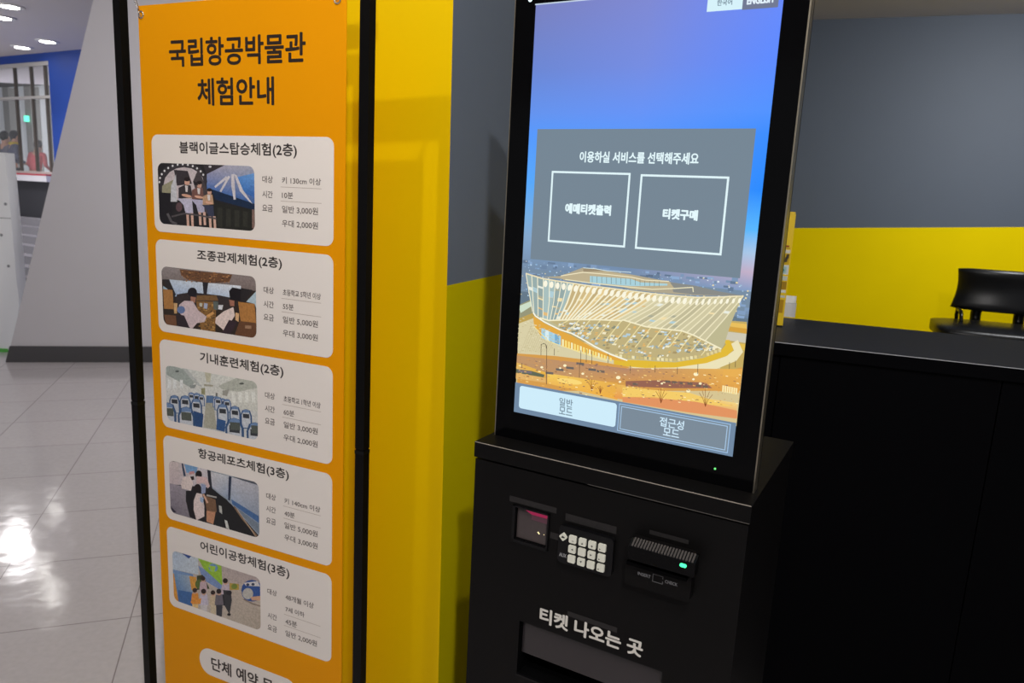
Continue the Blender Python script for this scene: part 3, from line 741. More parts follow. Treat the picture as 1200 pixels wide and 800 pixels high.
fl.text('CHECK', kx(-.2575), kx(-.2400), zi - .0026, zi + .0026, -.0203, (120, 120, 122), .0002)
for q in ((-.2755, -.2605, -.4990, -.4982), (-.2755, -.2605, -.5098, -.5090), (-.2755, -.2747, -.5098, -.4982), (-.2613, -.2605, -.5098, -.5055), (-.2613, -.2605, -.5020, -.4982)):
    fl.add([(kx(q[0]), kz(q[2])), (kx(q[1]), kz(q[2])), (kx(q[1]), kz(q[3])), (kx(q[0]), kz(q[3]))], -.0203, lin((110, 110, 112)))
fl.build('reader_lettering', M_print, rd)

# grubby strips of old tape above the fittings
for u0, u1, z0, z1 in ((-.5180, -.4368, -.4575, -.4485), (-.4212, -.3400, -.4640, -.4528), (-.2910, -.2350, -.4497, -.4437), (-.4445, -.4295, -.4990, -.4890), (-.4072, -.3265, -.6160, -.6080)):
    boxo('tape_strip', (kx(u0), kx(u1), -.0004, .0002, kz(z0), kz(z1)), M_tape, kiosk)

# ticket slot: tinted flap and lettering
M_flap = mat('tinted_acrylic_flap', (44, 40, 42), .2, noise=.06, scale=20, spec=.6)
flap = boxo('ticket_flap', (ts[0] + .002, ts[1] - .002, .012, .015, kz(-.7115), ts[3] - .002), M_flap, kiosk, bevel=.0008)
boxo('slot_sill', (ts[0] - .001, ts[1] + .001, -.0015, .004, ts[2] - .002, ts[2] + .0015), M_dark, kiosk, bevel=.0008)
fl = Flat(); fl.text('티켓 나오는 곳', kx(-.4528), kx(-.2858), kz(-.6412), kz(-.6168), -.0006, (214, 210, 202), .0011)
fl.build('slot_lettering', M_print, kiosk)

# ------------------------------------------------------------------ banner and its stand
TB = -0.415877183; SB = 1.2
uB = Vector((math.cos(TB), math.sin(TB))); nB = Vector((-math.sin(TB), math.cos(TB)))
HB = [0.001542093, 0.0002058145, -1.58975, 8.484455e-05, -0.001663491, 0.3425267, 0.0006985493, -0.0002523043, 1.0]
oB = uB * (-0.983 * SB) + nB * SB
def bx(u): return (u + 0.983) * SB
def bz(z): return 1.5 + z * SB
stand = empty('banner_stand', (oB.x, oB.y, 0), TB, 'black square-post frame stand holding the orange banner', 'banner stand')
PZ = bz(.3118) + .044
JZ = bz(-.4308)
for xa in (bx(-1.2701), bx(-.7254)):
    bm = bmesh.new(); box(bm, xa, xa + .0214, 0, .0204, .02, JZ); box(bm, xa + .0012, xa + .0202, .0012, .0192, JZ, JZ + .003); box(bm, xa, xa + .0214, 0, .0204, JZ + .003, PZ)
    p = from_bm('post', bm, M_post, stand)
    boxo('foot', (xa - .004, xa + .0254, -.19, .10, 0, .02), M_post, stand, bevel=.003)
    boxo('joint_collar', (xa - .0006, xa + .0220, -.0006, .0210, JZ - .008, JZ - .0005), M_dark, p)
boxo('top_bar', (bx(-1.2701) - .004, bx(-.7254) + .0254, -.003, .0234, PZ, PZ + .035), M_post, stand, bevel=.002)
boxo('bottom_bar', (bx(-1.2701) + .0214, bx(-.7254), .004, .016, .045, .065), M_post, stand, bevel=.002)
YB = 0.006
BX0, BX1, BZ0, BZ1 = bx(-1.2115), bx(-.7538), bz(-1.19), bz(.3118)
grom = [(bx(-1.2035), bz(.2965)), (bx(-.7712), bz(.2965)), (bx(-1.2035), BZ0 + .022), (bx(-.7712), BZ0 + .022)]
# spring hooks from posts and bars to the eyelets
for gx, gz in grom:
    s = -1 if gx < 0 else 1; t = 1 if gz > 1 else -1
    ex, ez = (gx + s * .022, gz + t * .052)
    bm = bmesh.new(); d = Vector((ex - gx, 0, ez - gz)); P = []
    L0 = Vector((gx, YB - .004, gz)); 
    for k in range(61):
        f = k / 60; a = f * 2 * math.pi * 9
        q = L0 + d * (.18 + .72 * f); P.append(q + Vector((-d.z, 0, d.x)).normalized() * .0028 * math.cos(a) + Vector((0, 1, 0)) * .0028 * math.sin(a))
    tube(bm, P, .0007, 6)
    tube(bm, [Vector((gx, YB + .006, gz - t * .001)), Vector((gx, YB - .004, gz - t * .002)), L0 + d * .12 + Vector((0, -.002, 0)), L0 + d * .2], .0011, 6)
    tube(bm, [L0 + d * .88, L0 + d * 1.0, Vector((ex, .010, PZ + .004 if t > 0 else .06))], .0011, 6)
    from_bm('spring_hook', bm, M_chrome, stand, smooth=True)

banner = empty('hanging_banner', (oB.x, oB.y, 0), TB, 'orange banner with five white activity cards and Korean lettering', 'banner')
boxo('banner_sheet', (BX0, BX1, YB, YB + .0008, BZ0, BZ1), M_orange, banner)
for gx, gz in grom:
    bm = bmesh.new(); torus(bm, (gx, YB - .0006, gz), (0, 1, 0), .0068, .0018); from_bm('eyelet', bm, M_chrome, banner, smooth=True)
M_text = M_print
INK = (46, 36, 30)
fl = Flat(); yt = YB - .0003
fl.text('국립항공박물관', bx(-1.1370), bx(-.8349), bz(.2060), bz(.2512), yt, INK, .0013)
fl.text('체험안내', bx(-1.0716), bx(-.9009), bz(.1398), bz(.1842), yt, INK, .0013)
fl.build('title_lettering', M_print, banner)

def px_tf(x0, y0, s): return lambda x, y: (x0 + x / s, y0 + y / s)
def pic_flight(p):
    p.poly([(80, 60), (1030, 60), (1030, 740), (80, 740)], (40, 38, 40))
    p.grad([(560, 90), (1010, 90), (1010, 480), (560, 330)], [(176, 168, 180), (170, 172, 186), (60, 100, 160), (70, 110, 176)], 6, 6)
    p.grad([(840, 220), (1010, 180), (1010, 420), (860, 330)], [(90, 140, 206), (110, 160, 216), (52, 96, 170), (66, 120, 190)], 4, 4)
    p.poly([(520, 80), (760, 90), (560, 190), (540, 150)], (58, 52, 56))
    p.poly([(600, 330), (1010, 470), (1010, 530), (640, 430)], (30, 46, 72))
    for q in ([(740, 210), (760, 225), (640, 320), (630, 305)], [(780, 215), (760, 205), (680, 350), (695, 360)], [(790, 190), (815, 190), (832, 430), (812, 430), (790, 300)], [(815, 190), (840, 200), (900, 340), (990, 470), (960, 450), (870, 350)]): p.poly(q, (206, 200, 204))
    p.poly([(560, 440), (1010, 530), (1010, 720), (560, 720)], (40, 40, 36))
    for x in (660, 740, 820, 900): p.poly([(x, 500 + (x - 660) * .15), (x + 45, 510 + (x - 660) * .15), (x + 45, 690), (x, 680)], (52, 52, 46))
    p.poly([(985, 520), (1010, 525), (1010, 700), (985, 700)], (130, 104, 96))
    p.ell(330, 260, 235, 185, (58, 54, 58)); p.ell(345, 285, 190, 160, (196, 184, 186)); p.poly([(140, 300), (250, 240), (230, 470), (140, 450)], (150, 146, 120))
    p.poly([(100, 360), (230, 370), (250, 700), (100, 700)], (34, 32, 36))
    for k in range(13):
        a = R(180 + k * 13); p.ell(330 + 215 * math.cos(a), 265 + 168 * math.sin(a), 9, 11, (226, 224, 224), n=8)
    p.poly([(250, 150), (380, 160), (420, 280), (280, 300)], (60, 54, 58)); p.poly([(225, 300), (270, 190), (280, 450), (220, 450)], (196, 196, 200))
    p.poly([(480, 140), (560, 330), (600, 560), (520, 560), (430, 260)], (74, 66, 68))
    for cx, cy, sc_, shirt, leg in ((375, 330, 1.15, (58, 52, 56), (190, 186, 206)), (490, 350, 1.0, (120, 84, 76), (176, 172, 196)), (585, 410, .9, (186, 150, 120), (60, 64, 84))):
        p.ell(cx, cy - 55 * sc_, 22 * sc_, 28 * sc_, (206, 160, 140)); p.ell(cx, cy - 80 * sc_, 26 * sc_, 18 * sc_, (40, 32, 34))
        p.poly([(cx - 70 * sc_, cy - 10), (cx - 20 * sc_, cy - 35 * sc_), (cx + 30 * sc_, cy - 30 * sc_), (cx + 45 * sc_, cy + 70 * sc_), (cx - 70 * sc_, cy + 80 * sc_)], shirt)
        p.poly([(cx - 20, cy - 30 * sc_), (cx + 8, cy - 25 * sc_), (cx + 4, cy + 30), (cx - 14, cy + 26)], (214, 206, 204))
        p.poly([(cx - 80 * sc_, cy + 75 * sc_), (cx + 40 * sc_, cy + 85 * sc_), (cx + 50 * sc_, cy + 200 * sc_), (cx - 10 * sc_, cy + 205 * sc_), (cx - 30 * sc_, cy + 130 * sc_)], leg)
        p.ell(cx - 5, cy + 55 * sc_, 42 * sc_, 12 * sc_, (214, 164, 140), 12)
        for dx in (-8, 34): p.poly([(cx + dx, cy + 195 * sc_), (cx + dx + 24, cy + 198 * sc_), (cx + dx + 30, cy + 320 * sc_), (cx + dx + 8, cy + 320 * sc_)], (214, 174, 156))
    p.line([(230, 590), (350, 560), (500, 580), (650, 610)], 16, (84, 78, 80)); p.line([(190, 560), (230, 640), (280, 660)], 22, (92, 88, 90)); p.ell(300, 500, 30, 44, (96, 74, 78))
    p.poly([(430, 255), (470, 270), (480, 300), (445, 290)], (40, 36, 38)); p.ell(590, 120, 14, 10, (206, 204, 206))
def pic_cockpit(p):
    p.poly([(50, 50), (960, 50), (960, 760), (50, 760)], (54, 44, 38))
    p.grad([(60, 60), (950, 150), (950, 290), (60, 180)], [(150, 140, 138), (142, 128, 124), (124, 110, 106), (128, 118, 116)], 6, 3)
    p.grad([(130, 180), (800, 240), (810, 360), (170, 340)], [(196, 208, 222), (222, 226, 232), (190, 206, 226), (164, 184, 212)], 6, 5)
    p.poly([(70, 240), (110, 270), (130, 290), (70, 290)], (160, 186, 200)); p.poly([(850, 390), (945, 290), (950, 470), (930, 410)], (176, 196, 206))
    p.poly([(800, 260), (910, 280), (840, 390), (790, 380)], (44, 40, 42)); p.poly([(68, 180), (125, 180), (190, 320), (160, 380), (120, 280)], (50, 46, 46))
    p.poly([(225, 85), (720, 135), (690, 205), (480, 215), (300, 180), (240, 140)], (112, 78, 54))
    rg = random.Random(3)
    for _ in range(90):
        x = rg.uniform(240, 700); y = rg.uniform(95, 200) + (x - 240) * .05
        p.ell(x, min(y, 205), rg.uniform(4, 14), rg.uniform(3, 7), rg.choice([(150, 104, 66), (82, 56, 42), (176, 128, 84), (66, 48, 42)]), n=6)
    p.poly([(440, 205), (495, 210), (480, 320), (450, 315)], (46, 44, 50))
    p.poly([(200, 320), (330, 300), (600, 330), (700, 350), (700, 480), (180, 420)], (58, 50, 50)); p.poly([(390, 330), (570, 330), (590, 380), (380, 380)], (124, 92, 58))
    p.poly([(380, 385), (570, 390), (560, 680), (430, 660), (400, 520)], (138, 100, 56))
    for _ in range(70):
        p.ell(rg.uniform(400, 560), rg.uniform(400, 660), rg.uniform(5, 12), rg.uniform(4, 9), rg.choice([(176, 132, 74), (104, 74, 44), (196, 156, 96), (86, 66, 46)]), n=6)
    p.poly([(412, 400), (440, 404), (436, 440), (412, 430)], (190, 190, 176)); p.poly([(455, 400), (490, 408), (484, 460), (452, 450)], (164, 172, 196)); p.poly([(540, 385), (590, 390), (580, 470), (545, 460)], (96, 104, 100)); p.poly([(590, 420), (635, 420), (625, 465), (588, 460)], (222, 222, 226))
    p.poly([(70, 270), (160, 280), (170, 460), (80, 455)], (172, 122, 70)); p.poly([(170, 400), (205, 405), (200, 500), (175, 500)], (206, 166, 116)); p.poly([(80, 510), (190, 520), (200, 630), (100, 610)], (116, 80, 58))
    p.ell(345, 300, 44, 44, (36, 32, 38)); p.poly([(330, 340), (380, 350), (370, 400), (330, 390)], (170, 120, 100))
    p.poly([(220, 420), (270, 380), (350, 385), (400, 470), (480, 530), (460, 580), (390, 590), (340, 650), (290, 600), (220, 480)], (206, 186, 188)); p.ell(240, 465, 38, 36, (104, 124, 166)); p.poly([(475, 520), (540, 480), (550, 500), (490, 545)], (214, 158, 96))
    p.poly([(190, 500), (270, 520), (330, 660), (220, 640)], (52, 44, 48))
    p.poly([(690, 290), (720, 255), (800, 270), (800, 380), (700, 370)], (30, 26, 30)); p.poly([(690, 370), (740, 380), (740, 430), (700, 430)], (160, 110, 90))
    p.poly([(565, 540), (640, 480), (730, 440), (745, 520), (650, 670), (620, 640), (560, 590)], (226, 206, 198)); p.poly([(690, 560), (770, 580), (700, 700), (620, 690)], (58, 44, 50))
    p.poly([(775, 390), (930, 410), (945, 590), (800, 580)], (176, 122, 66)); p.poly([(750, 490), (785, 500), (780, 580), (750, 560)], (216, 172, 126)); p.poly([(790, 570), (950, 590), (950, 740), (740, 710)], (104, 70, 48)); p.poly([(840, 610), (900, 615), (900, 645), (840, 640)], (156, 122, 96))
def pic_cabin(p):
    p.poly([(40, 50), (900, 50), (900, 740), (40, 740)], (206, 206, 202))
    p.grad([(60, 60), (880, 190), (880, 480), (60, 330)], [(206, 210, 204), (220, 218, 208), (206, 206, 196), (216, 214, 210)], 6, 5)
    p.poly([(55, 70), (130, 75), (210, 100), (310, 220), (270, 260), (60, 150)], (164, 172, 166)); p.poly([(200, 90), (240, 95), (380, 260), (330, 240)], (186, 190, 186))
    p.poly([(400, 120), (460, 130), (450, 215), (415, 215)], (196, 192, 168)); p.poly([(395, 230), (475, 240), (475, 255), (395, 250)], (170, 166, 146))
    p.poly([(520, 250), (690, 175), (760, 185), (870, 215), (880, 265), (700, 300), (560, 280)], (182, 184, 172)); p.ell(730, 228, 22, 9, (92, 96, 90)); p.ell(155, 118, 18, 8, (92, 98, 96))
    p.poly([(560, 290), (620, 280), (600, 340), (560, 330)], (158, 156, 146)); p.poly([(270, 240), (330, 235), (310, 270), (270, 270)], (150, 156, 152)); p.poly([(370, 270), (405, 265), (405, 330), (370, 320)], (150, 148, 112)); p.poly([(500, 310), (516, 312), (514, 350), (498, 345)], (110, 110, 100))
    for x in (640, 700, 760, 820): p.poly([(x, 300), (x + 30, 304), (x + 34, 400), (x + 4, 392)], (228, 228, 220))
    for x in (70, 120, 180): p.poly([(x, 190), (x + 26, 195), (x + 26, 270), (x, 268)], (226, 228, 226))
    p.poly([(410, 400), (480, 400), (510, 640), (390, 620)], (170, 168, 152))
    p.poly([(415, 335), (480, 335), (485, 400), (412, 400)], (92, 120, 158))
    def seat(x, y, s, blue=(58, 88, 128), scr=True):
        p.poly([(x - 52 * s, y + 150 * s), (x - 58 * s, y + 10 * s), (x - 40 * s, y - 40 * s), (x, y - 52 * s), (x + 42 * s, y - 36 * s), (x + 62 * s, y + 20 * s), (x + 66 * s, y + 160 * s)], blue)
        p.poly([(x - 40 * s, y + 140 * s), (x - 44 * s, y + 8 * s), (x - 28 * s, y - 26 * s), (x, y - 34 * s), (x + 30 * s, y - 22 * s), (x + 46 * s, y + 20 * s), (x + 50 * s, y + 150 * s)], (196, 200, 206))
        p.poly([(x - 30 * s, y - 38 * s), (x, y - 50 * s), (x + 34 * s, y - 34 * s), (x + 36 * s, y - 14 * s), (x - 32 * s, y - 16 * s)], (112, 138, 176))
        if scr: p.poly([(x - 32 * s, y - 4 * s), (x + 34 * s, y + 2 * s), (x + 36 * s, y + 48 * s), (x - 30 * s, y + 40 * s)], (58, 60, 66))
    for x, y, s in ((280, 330, .5), (330, 340, .6), (370, 350, .5), (500, 365, .5), (560, 385, .55), (520, 375, .6), (600, 395, .6)): seat(x, y, s, (74, 102, 146))
    for x, y, s in ((130, 370, .8), (225, 375, .85), (325, 405, .85), (560, 455, .9), (670, 470, .85), (770, 500, .85)): seat(x, y, s)
    p.poly([(300, 470), (390, 500), (380, 620), (320, 610)], (50, 80, 124)); p.poly([(510, 540), (590, 560), (580, 660), (505, 640)], (54, 88, 136))
    seat(70, 460, 1.25); seat(235, 500, 1.3); seat(665, 605, 1.4); seat(850, 640, 1.3)
    for x, y in ((75, 472), (235, 510), (670, 600), (860, 630)): p.poly([(x - 44, y - 30), (x + 46, y - 22), (x + 50, y + 48), (x - 40, y + 40)], (86, 92, 86))
def pic_leisure(p):
    p.poly([(30, 20), (870, 20), (870, 740), (30, 740)], (40, 38, 42))
    p.grad([(40, 40), (400, 110), (400, 280), (40, 250)], [(206, 190, 186), (206, 200, 204), (196, 190, 196), (196, 178, 180)], 4, 3)
    p.grad([(45, 240), (240, 290), (270, 560), (60, 510)], [(160, 150, 160), (150, 144, 152), (140, 132, 138), (110, 104, 116)], 4, 4)
    p.poly([(155, 65), (170, 65), (195, 180), (175, 180)], (52, 66, 90)); p.poly([(180, 70), (300, 95), (290, 150), (200, 150)], (120, 160, 200)); p.poly([(225, 140), (270, 135), (270, 160), (225, 165)], (206, 150, 150))
    p.poly([(400, 125), (850, 240), (855, 720), (600, 430), (420, 280)], (150, 160, 172))
    p.grad([(415, 140), (585, 180), (575, 390), (425, 270)], [(206, 204, 206), (196, 198, 204), (140, 158, 184), (190, 190, 198)], 4, 4)
    p.grad([(605, 190), (845, 255), (850, 700), (600, 410)], [(196, 194, 200), (180, 180, 188), (118, 136, 160), (160, 176, 198)], 5, 6)
    p.poly([(600, 385), (850, 540), (850, 600), (610, 430)], (74, 108, 156)); p.poly([(620, 440), (850, 610), (850, 700), (640, 470)], (120, 132, 146))
    p.poly([(600, 180), (850, 235), (845, 262), (690, 215)], (84, 88, 100)); p.poly([(578, 180), (602, 184), (590, 400), (572, 392)], (46, 54, 76)); p.poly([(385, 120), (415, 125), (430, 290), (400, 280)], (44, 46, 56))
    p.poly([(410, 280), (560, 390), (620, 460), (800, 720), (560, 700), (500, 460), (400, 350)], (34, 34, 36)); p.line([(625, 450), (700, 560), (830, 715)], 12, (136, 108, 84)); p.line([(650, 470), (820, 720)], 5, (190, 166, 140))
    p.poly([(490, 440), (515, 450), (520, 520), (495, 500)], (186, 186, 180)); p.poly([(540, 570), (565, 580), (585, 660), (555, 640)], (206, 206, 200)); p.line([(380, 350), (470, 370)], 14, (170, 166, 160))
    p.ell(310, 165, 30, 36, (34, 28, 30)); p.poly([(290, 180), (380, 190), (410, 270), (390, 290), (360, 240), (290, 250)], (216, 186, 184)); p.poly([(230, 185), (265, 180), (270, 210), (240, 220)], (44, 36, 38))
    p.poly([(150, 250), (170, 190), (230, 180), (260, 240), (240, 310), (160, 290)], (222, 206, 200)); p.poly([(195, 310), (250, 310), (270, 560), (230, 545), (195, 400)], (34, 32, 36))
    p.ell(300, 295, 34, 46, (36, 30, 32)); p.poly([(330, 245), (375, 260), (370, 330), (335, 340)], (150, 160, 190)); p.poly([(290, 330), (340, 340), (360, 450), (360, 540), (290, 575), (265, 480), (265, 400)], (224, 206, 202)); p.poly([(320, 370), (355, 370), (350, 420), (325, 410)], (156, 176, 204))
    p.poly([(360, 350), (460, 390), (470, 490), (440, 600), (390, 580), (380, 480)], (122, 92, 70)); p.poly([(380, 490), (460, 500), (440, 610), (380, 585)], (196, 142, 110)); p.line([(350, 340), (390, 420)], 16, (214, 170, 146)); p.poly([(460, 500), (530, 560), (530, 640), (450, 610)], (36, 38, 40)); p.poly([(50, 440), (110, 500), (60, 510)], (46, 42, 60))
def pic_airport(p):
    p.poly([(50, 30), (840, 30), (840, 750), (50, 750)], (190, 178, 168))
    p.grad([(480, 170), (825, 270), (825, 330), (480, 330)], [(176, 162, 158), (180, 164, 160), (176, 160, 154), (190, 176, 168)], 4, 3)
    p.grad([(570, 330), (830, 360), (830, 740), (480, 620)], [(186, 172, 160), (196, 182, 168), (176, 162, 146), (190, 178, 164)], 4, 4)
    p.grad([(60, 40), (290, 110), (295, 250), (60, 200)], [(170, 186, 206), (196, 204, 212), (190, 200, 208), (190, 202, 216)], 4, 3); p.poly([(150, 65), (235, 90), (210, 112)], (52, 78, 146)); p.poly([(60, 200), (250, 245), (250, 265), (60, 235)], (120, 150, 190))
    p.grad([(70, 235), (240, 265), (250, 530), (110, 480)], [(110, 150, 190), (170, 180, 190), (96, 134, 176), (74, 116, 170)], 4, 5); p.poly([(65, 235), (85, 240), (125, 485), (80, 470)], (214, 150, 60)); p.poly([(215, 260), (275, 270), (280, 400), (235, 380)], (214, 154, 70)); p.poly([(120, 380), (240, 400), (245, 525), (125, 490)], (66, 106, 160))
    p.poly([(290, 110), (490, 170), (500, 345), (340, 200)], (150, 190, 62)); p.ell(420, 190, 40, 34, (112, 150, 186), 20); p.poly([(380, 170), (440, 180), (430, 230), (400, 215)], (166, 206, 76)); p.poly([(290, 170), (340, 200), (500, 345), (480, 380), (330, 290)], (124, 146, 190))
    p.poly([(280, 260), (330, 250), (390, 370), (280, 380)], (64, 70, 46)); p.ell(300, 330, 34, 40, (92, 110, 56))
    p.poly([(560, 320), (640, 330), (640, 380), (560, 380)], (186, 156, 70)); p.ell(600, 350, 26, 24, (120, 136, 62))
    p.ell(750, 380, 90, 86, (50, 82, 146)); p.ell(752, 410, 88, 70, (54, 86, 150)); p.poly([(680, 320), (800, 305), (820, 350), (700, 345)], (210, 206, 206)); p.ell(715, 335, 14, 12, (60, 66, 90)); p.ell(760, 332, 14, 12, (60, 66, 90)); p.ell(716, 412, 46, 48, (190, 186, 178)); p.poly([(740, 440), (830, 430), (830, 470), (750, 470)], (206, 160, 130)); p.line([(680, 460), (760, 500), (830, 520)], 12, (140, 124, 112))
    def kid(x, y, s, hair, top, leg):
        p.poly([(x - 26 * s, y + 20 * s), (x + 26 * s, y + 16 * s), (x + 36 * s, y + 100 * s), (x - 34 * s, y + 100 * s)], top); p.poly([(x - 24 * s, y + 98 * s), (x + 28 * s, y + 98 * s), (x + 22 * s, y + 190 * s), (x - 20 * s, y + 185 * s)], leg)
        p.ell(x, y, 19 * s, 24 * s, (206, 164, 140)); p.ell(x - 2, y - 8 * s, 20 * s, 20 * s, hair)
    kid(525, 310, 1.1, (46, 36, 34), (196, 180, 190), (40, 40, 46)); p.poly([(505, 380), (570, 385), (580, 470), (560, 590), (520, 520)], (58, 58, 62)); p.ell(555, 590, 16, 12, (40, 34, 34)); p.ell(556, 405, 24, 20, (40, 40, 46))
    kid(335, 290, 1.0, (60, 46, 42), (196, 170, 176), (190, 180, 190)); kid(340, 400, 1.1, (50, 38, 36), (198, 190, 206), (206, 200, 200)); kid(420, 410, 1.0, (56, 42, 40), (206, 186, 156), (206, 190, 160)); kid(470, 400, 1.1, (46, 38, 40), (110, 104, 112), (60, 60, 66)); kid(265, 390, 1.0, (56, 42, 40), (224, 146, 62), (226, 190, 130)); p.poly([(225, 480), (320, 450), (310, 500), (240, 500)], (226, 150, 64))

CU = -.9823; CT = (.0886, -.1021, -.2938, -.4876, -.6806)
cards = [('블랙이글스탑승체험(2층)', (-.1375, .1294, -.0352, -.0118), px_tf(170, 180, 8), pic_flight, ('키 130cm 이상', '10분', '3,000', '2,000'), 'card headed with the flight ride, photo of seated riders'),
         ('조종관제체험(2층)', (-.1016, .0958, -.0340, -.0125), px_tf(180, 305, 8), pic_cockpit, ('초등학교 5학년 이상', '55분', '5,000', '3,000'), 'card with a cockpit photo'),
         ('기내훈련체험(2층)', (-.1018, .0974, -.0350, -.0125), px_tf(185, 420, 7.616), pic_cabin, ('초등학교 1학년 이상', '60분', '3,000', '2,000'), 'card with an aircraft cabin photo'),
         ('항공레포츠체험(3층)', (-.1138, .1081, -.0328, -.0105), px_tf(190, 535, 7.617), pic_leisure, ('키 140cm 이상', '40분', '5,000', '3,000'), 'card with a photo of visitors at a simulator screen'),
         ('어린이공항체험(3층)', (-.1154, .1079, -.0345, -.0110), px_tf(190, 640, 7.275), pic_airport, None, 'lowest card, photo of children in a play airport')]
INK2 = (96, 86, 82); YC = YB - .0004
for (title, tb, tf, fn, rows, lab), ct in zip(cards, CT):
    X = lambda u: bx(CU + u)
    Z = lambda z: bz(ct + z)
    bm = bmesh.new(); prism(bm, rrect(X(-.2077), X(.2055), Z(-.1765), Z(0), .0185, 8), YC, YC + .0003)
    card = from_bm('information_card', bm, M_card, banner); card['label'] = lab
    fl = Flat(); y = YC - .0001
    fl.text(title, X(tb[0]), X(tb[1]), Z(tb[2]), Z(tb[3]), y, (52, 46, 44), .0006)
    fl.build('card_title', M_print, card)
    fl = Flat(); b = .00022
    def T(s, u0, u1, z0, z1): fl.text(s, X(u0), X(u1), Z(z0), Z(z1), y, INK2, b)
    def rule(z): fl.add([(X(.0948), Z(z - .0006)), (X(.1808), Z(z - .0006)), (X(.1808), Z(z + .0002)), (X(.0948), Z(z + .0002))], y, lin((176, 160, 150)))
    T('대상', .0551, .0776, -.0775, -.0660)
    if rows:
        T(rows[0], .0980, .1796, -.0775, -.0668); T('시간', .0546, .0771, -.1027, -.0912); T(rows[1], .0978, .1212, -.1020, -.0915)
        T('요금', .0543, .0768, -.1262, -.1147); T('일반 ' + rows[2] + '원', .0976, .1735, -.1268, -.1145); T('우대 ' + rows[3] + '원', .0974, .1735, -.1505, -.1382)
        rule(-.0830); rule(-.1067)
    else:
        T('48개월 이상', .0988, .1650, -.0775, -.0660); T('7세 이하', .0986, .1432, -.1020, -.0912); rule(-.1085)
        T('시간', .0549, .0770, -.1283, -.1165); T('45분', .0984, .1255, -.1283, -.1165); rule(-.1318)
        T('요금', .0545, .0768, -.1535, -.1415); T('일반 2,000원', .0981, .1723, -.1535, -.1410)
    fl.build('card_lettering', M_print, card)
    clip = rrect(X(-.1945), X(.0370), Z(-.1615), Z(-.0505), .0150, 5)
    pr = Print(HB, tf, lambda u, z: (bx(u), bz(z)), clip, YC - .00005, 1.5e-6)
    fn(pr); pr.build('card_photo', M_photo, card)
bm = bmesh.new(); prism(bm, rrect(bx(-1.110), bx(-.8545), bz(-.9835), bz(-.9240), .0355, 10), YC, YC + .0003)
pill = from_bm('booking_label', bm, M_card, banner); pill['label'] = 'white rounded label at the foot of the banner'
fl = Flat(); fl.text('단체 예약 문의', bx(-1.0772), bx(-.8895), bz(-.9685), bz(-.9405), YC - .0001, (58, 48, 44), .0009); fl.build('label_lettering', M_print, pill)

# ------------------------------------------------------------------ reception counter
TD = R(-21.45); uD = Vector((math.cos(TD), math.sin(TD))); nD = Vector((-uD.y, uD.x))
oD = nD * 2.058 + uD * -0.46
desk = empty('reception_counter', (oD.x, oD.y, 0), TD, 'black reception counter with a charcoal ledge top', 'counter')
LD = 2.7; ZD = 1.17
boxo('counter_fascia', (0, LD, 0, .0035, ZD - .034, ZD - .0015), M_desk, desk)
boxo('counter_top', (0, LD, .0004 + .0035, .525, ZD - .034, ZD), M_desk_top, desk)
boxo('ledge_highlight', (.001, LD - .001, -.0006, .0016, ZD - .0014, ZD + .0002), M_ledge_highlight, desk)  # pale strip paints the highlight along the ledge's front edge
seam = [0.02, .42, .93, 1.44, 1.95, 2.4, LD - .02]
for a, b in zip(seam, seam[1:]):
    boxo('front_panel', (a + .0015, b - .0015, .012, .03, .08, ZD - .035), M_desk, desk, bevel=.0012)
boxo('body', (.03, LD - .03, .031, .50, .08, ZD - .035), M_desk, desk)
boxo('plinth', (.05, LD - .05, .05, .48, 0, .08), M_recess, desk)

# tall yellow display box on the counter
qs = Vector((0.98375, 2.66758)) * .825; dirS = R(-16)
sign = empty('display_box', (qs.x, qs.y, 1.1705), dirS, 'slim tall yellow leaflet display box standing on the counter beside the kiosk', 'display box')
M_sign = mat('yellow_printed_card', (226, 190, 14), .45)
bm = bmesh.new(); box(bm, -.115, 0, 0, .05, .006, .408); from_bm('box_body', bm, M_sign, sign, bevel=.006, seg=3)
boxo('box_cap', (-.113, -.002, .002, .048, .4085, .4145), M_sign, sign, bevel=.0028)
boxo('box_foot', (-.113, -.002, .002, .048, 0, .006), M_dark, sign)
fl = Flat()
for x0, x1, z0, z1, c in ((-.105, -.010, .290, .296, (150, 60, 30)), (-.105, -.006, .284, .2875, (170, 140, 50)), (-.110, -.004, .268, .280, (206, 204, 190)), (-.108, -.004, .228, .266, (196, 160, 20)), (-.110, -.003, .192, .226, (206, 212, 206)),
                        (-.09, -.010, .196, .220, (170, 206, 200)), (-.108, -.004, .170, .186, (190, 196, 180)), (-.108, -.004, .138, .166, (158, 122, 20)), (-.110, -.004, .126, .136, (206, 210, 206)), (-.108, -.004, .108, .116, (196, 200, 190)), (-.106, -.006, .052, .100, (170, 130, 18)), (-.108, -.03, .030, .050, (190, 180, 176))):
    fl.add([(x0, z0), (x1, z0), (x1, z1), (x0, z1)], -.0004, lin(c))
for x, z in ((-.016, .244), (-.03, .252), (-.045, .240), (-.012, .256), (-.06, .25)): fl.add([(x - .006, z - .010), (x + .005, z - .006), (x + .006, z + .008), (x - .003, z + .010)], -.0006, lin((70, 60, 40)))
for x, z in ((-.020, .208), (-.05, .204)): fl.add([(x - .004, z - .004), (x + .004, z - .004), (x, z + .006)], -.0006, lin((20, 120, 130)))
fl.build('printed_bands', M_print, sign)

sign.scale = (.825,) * 3
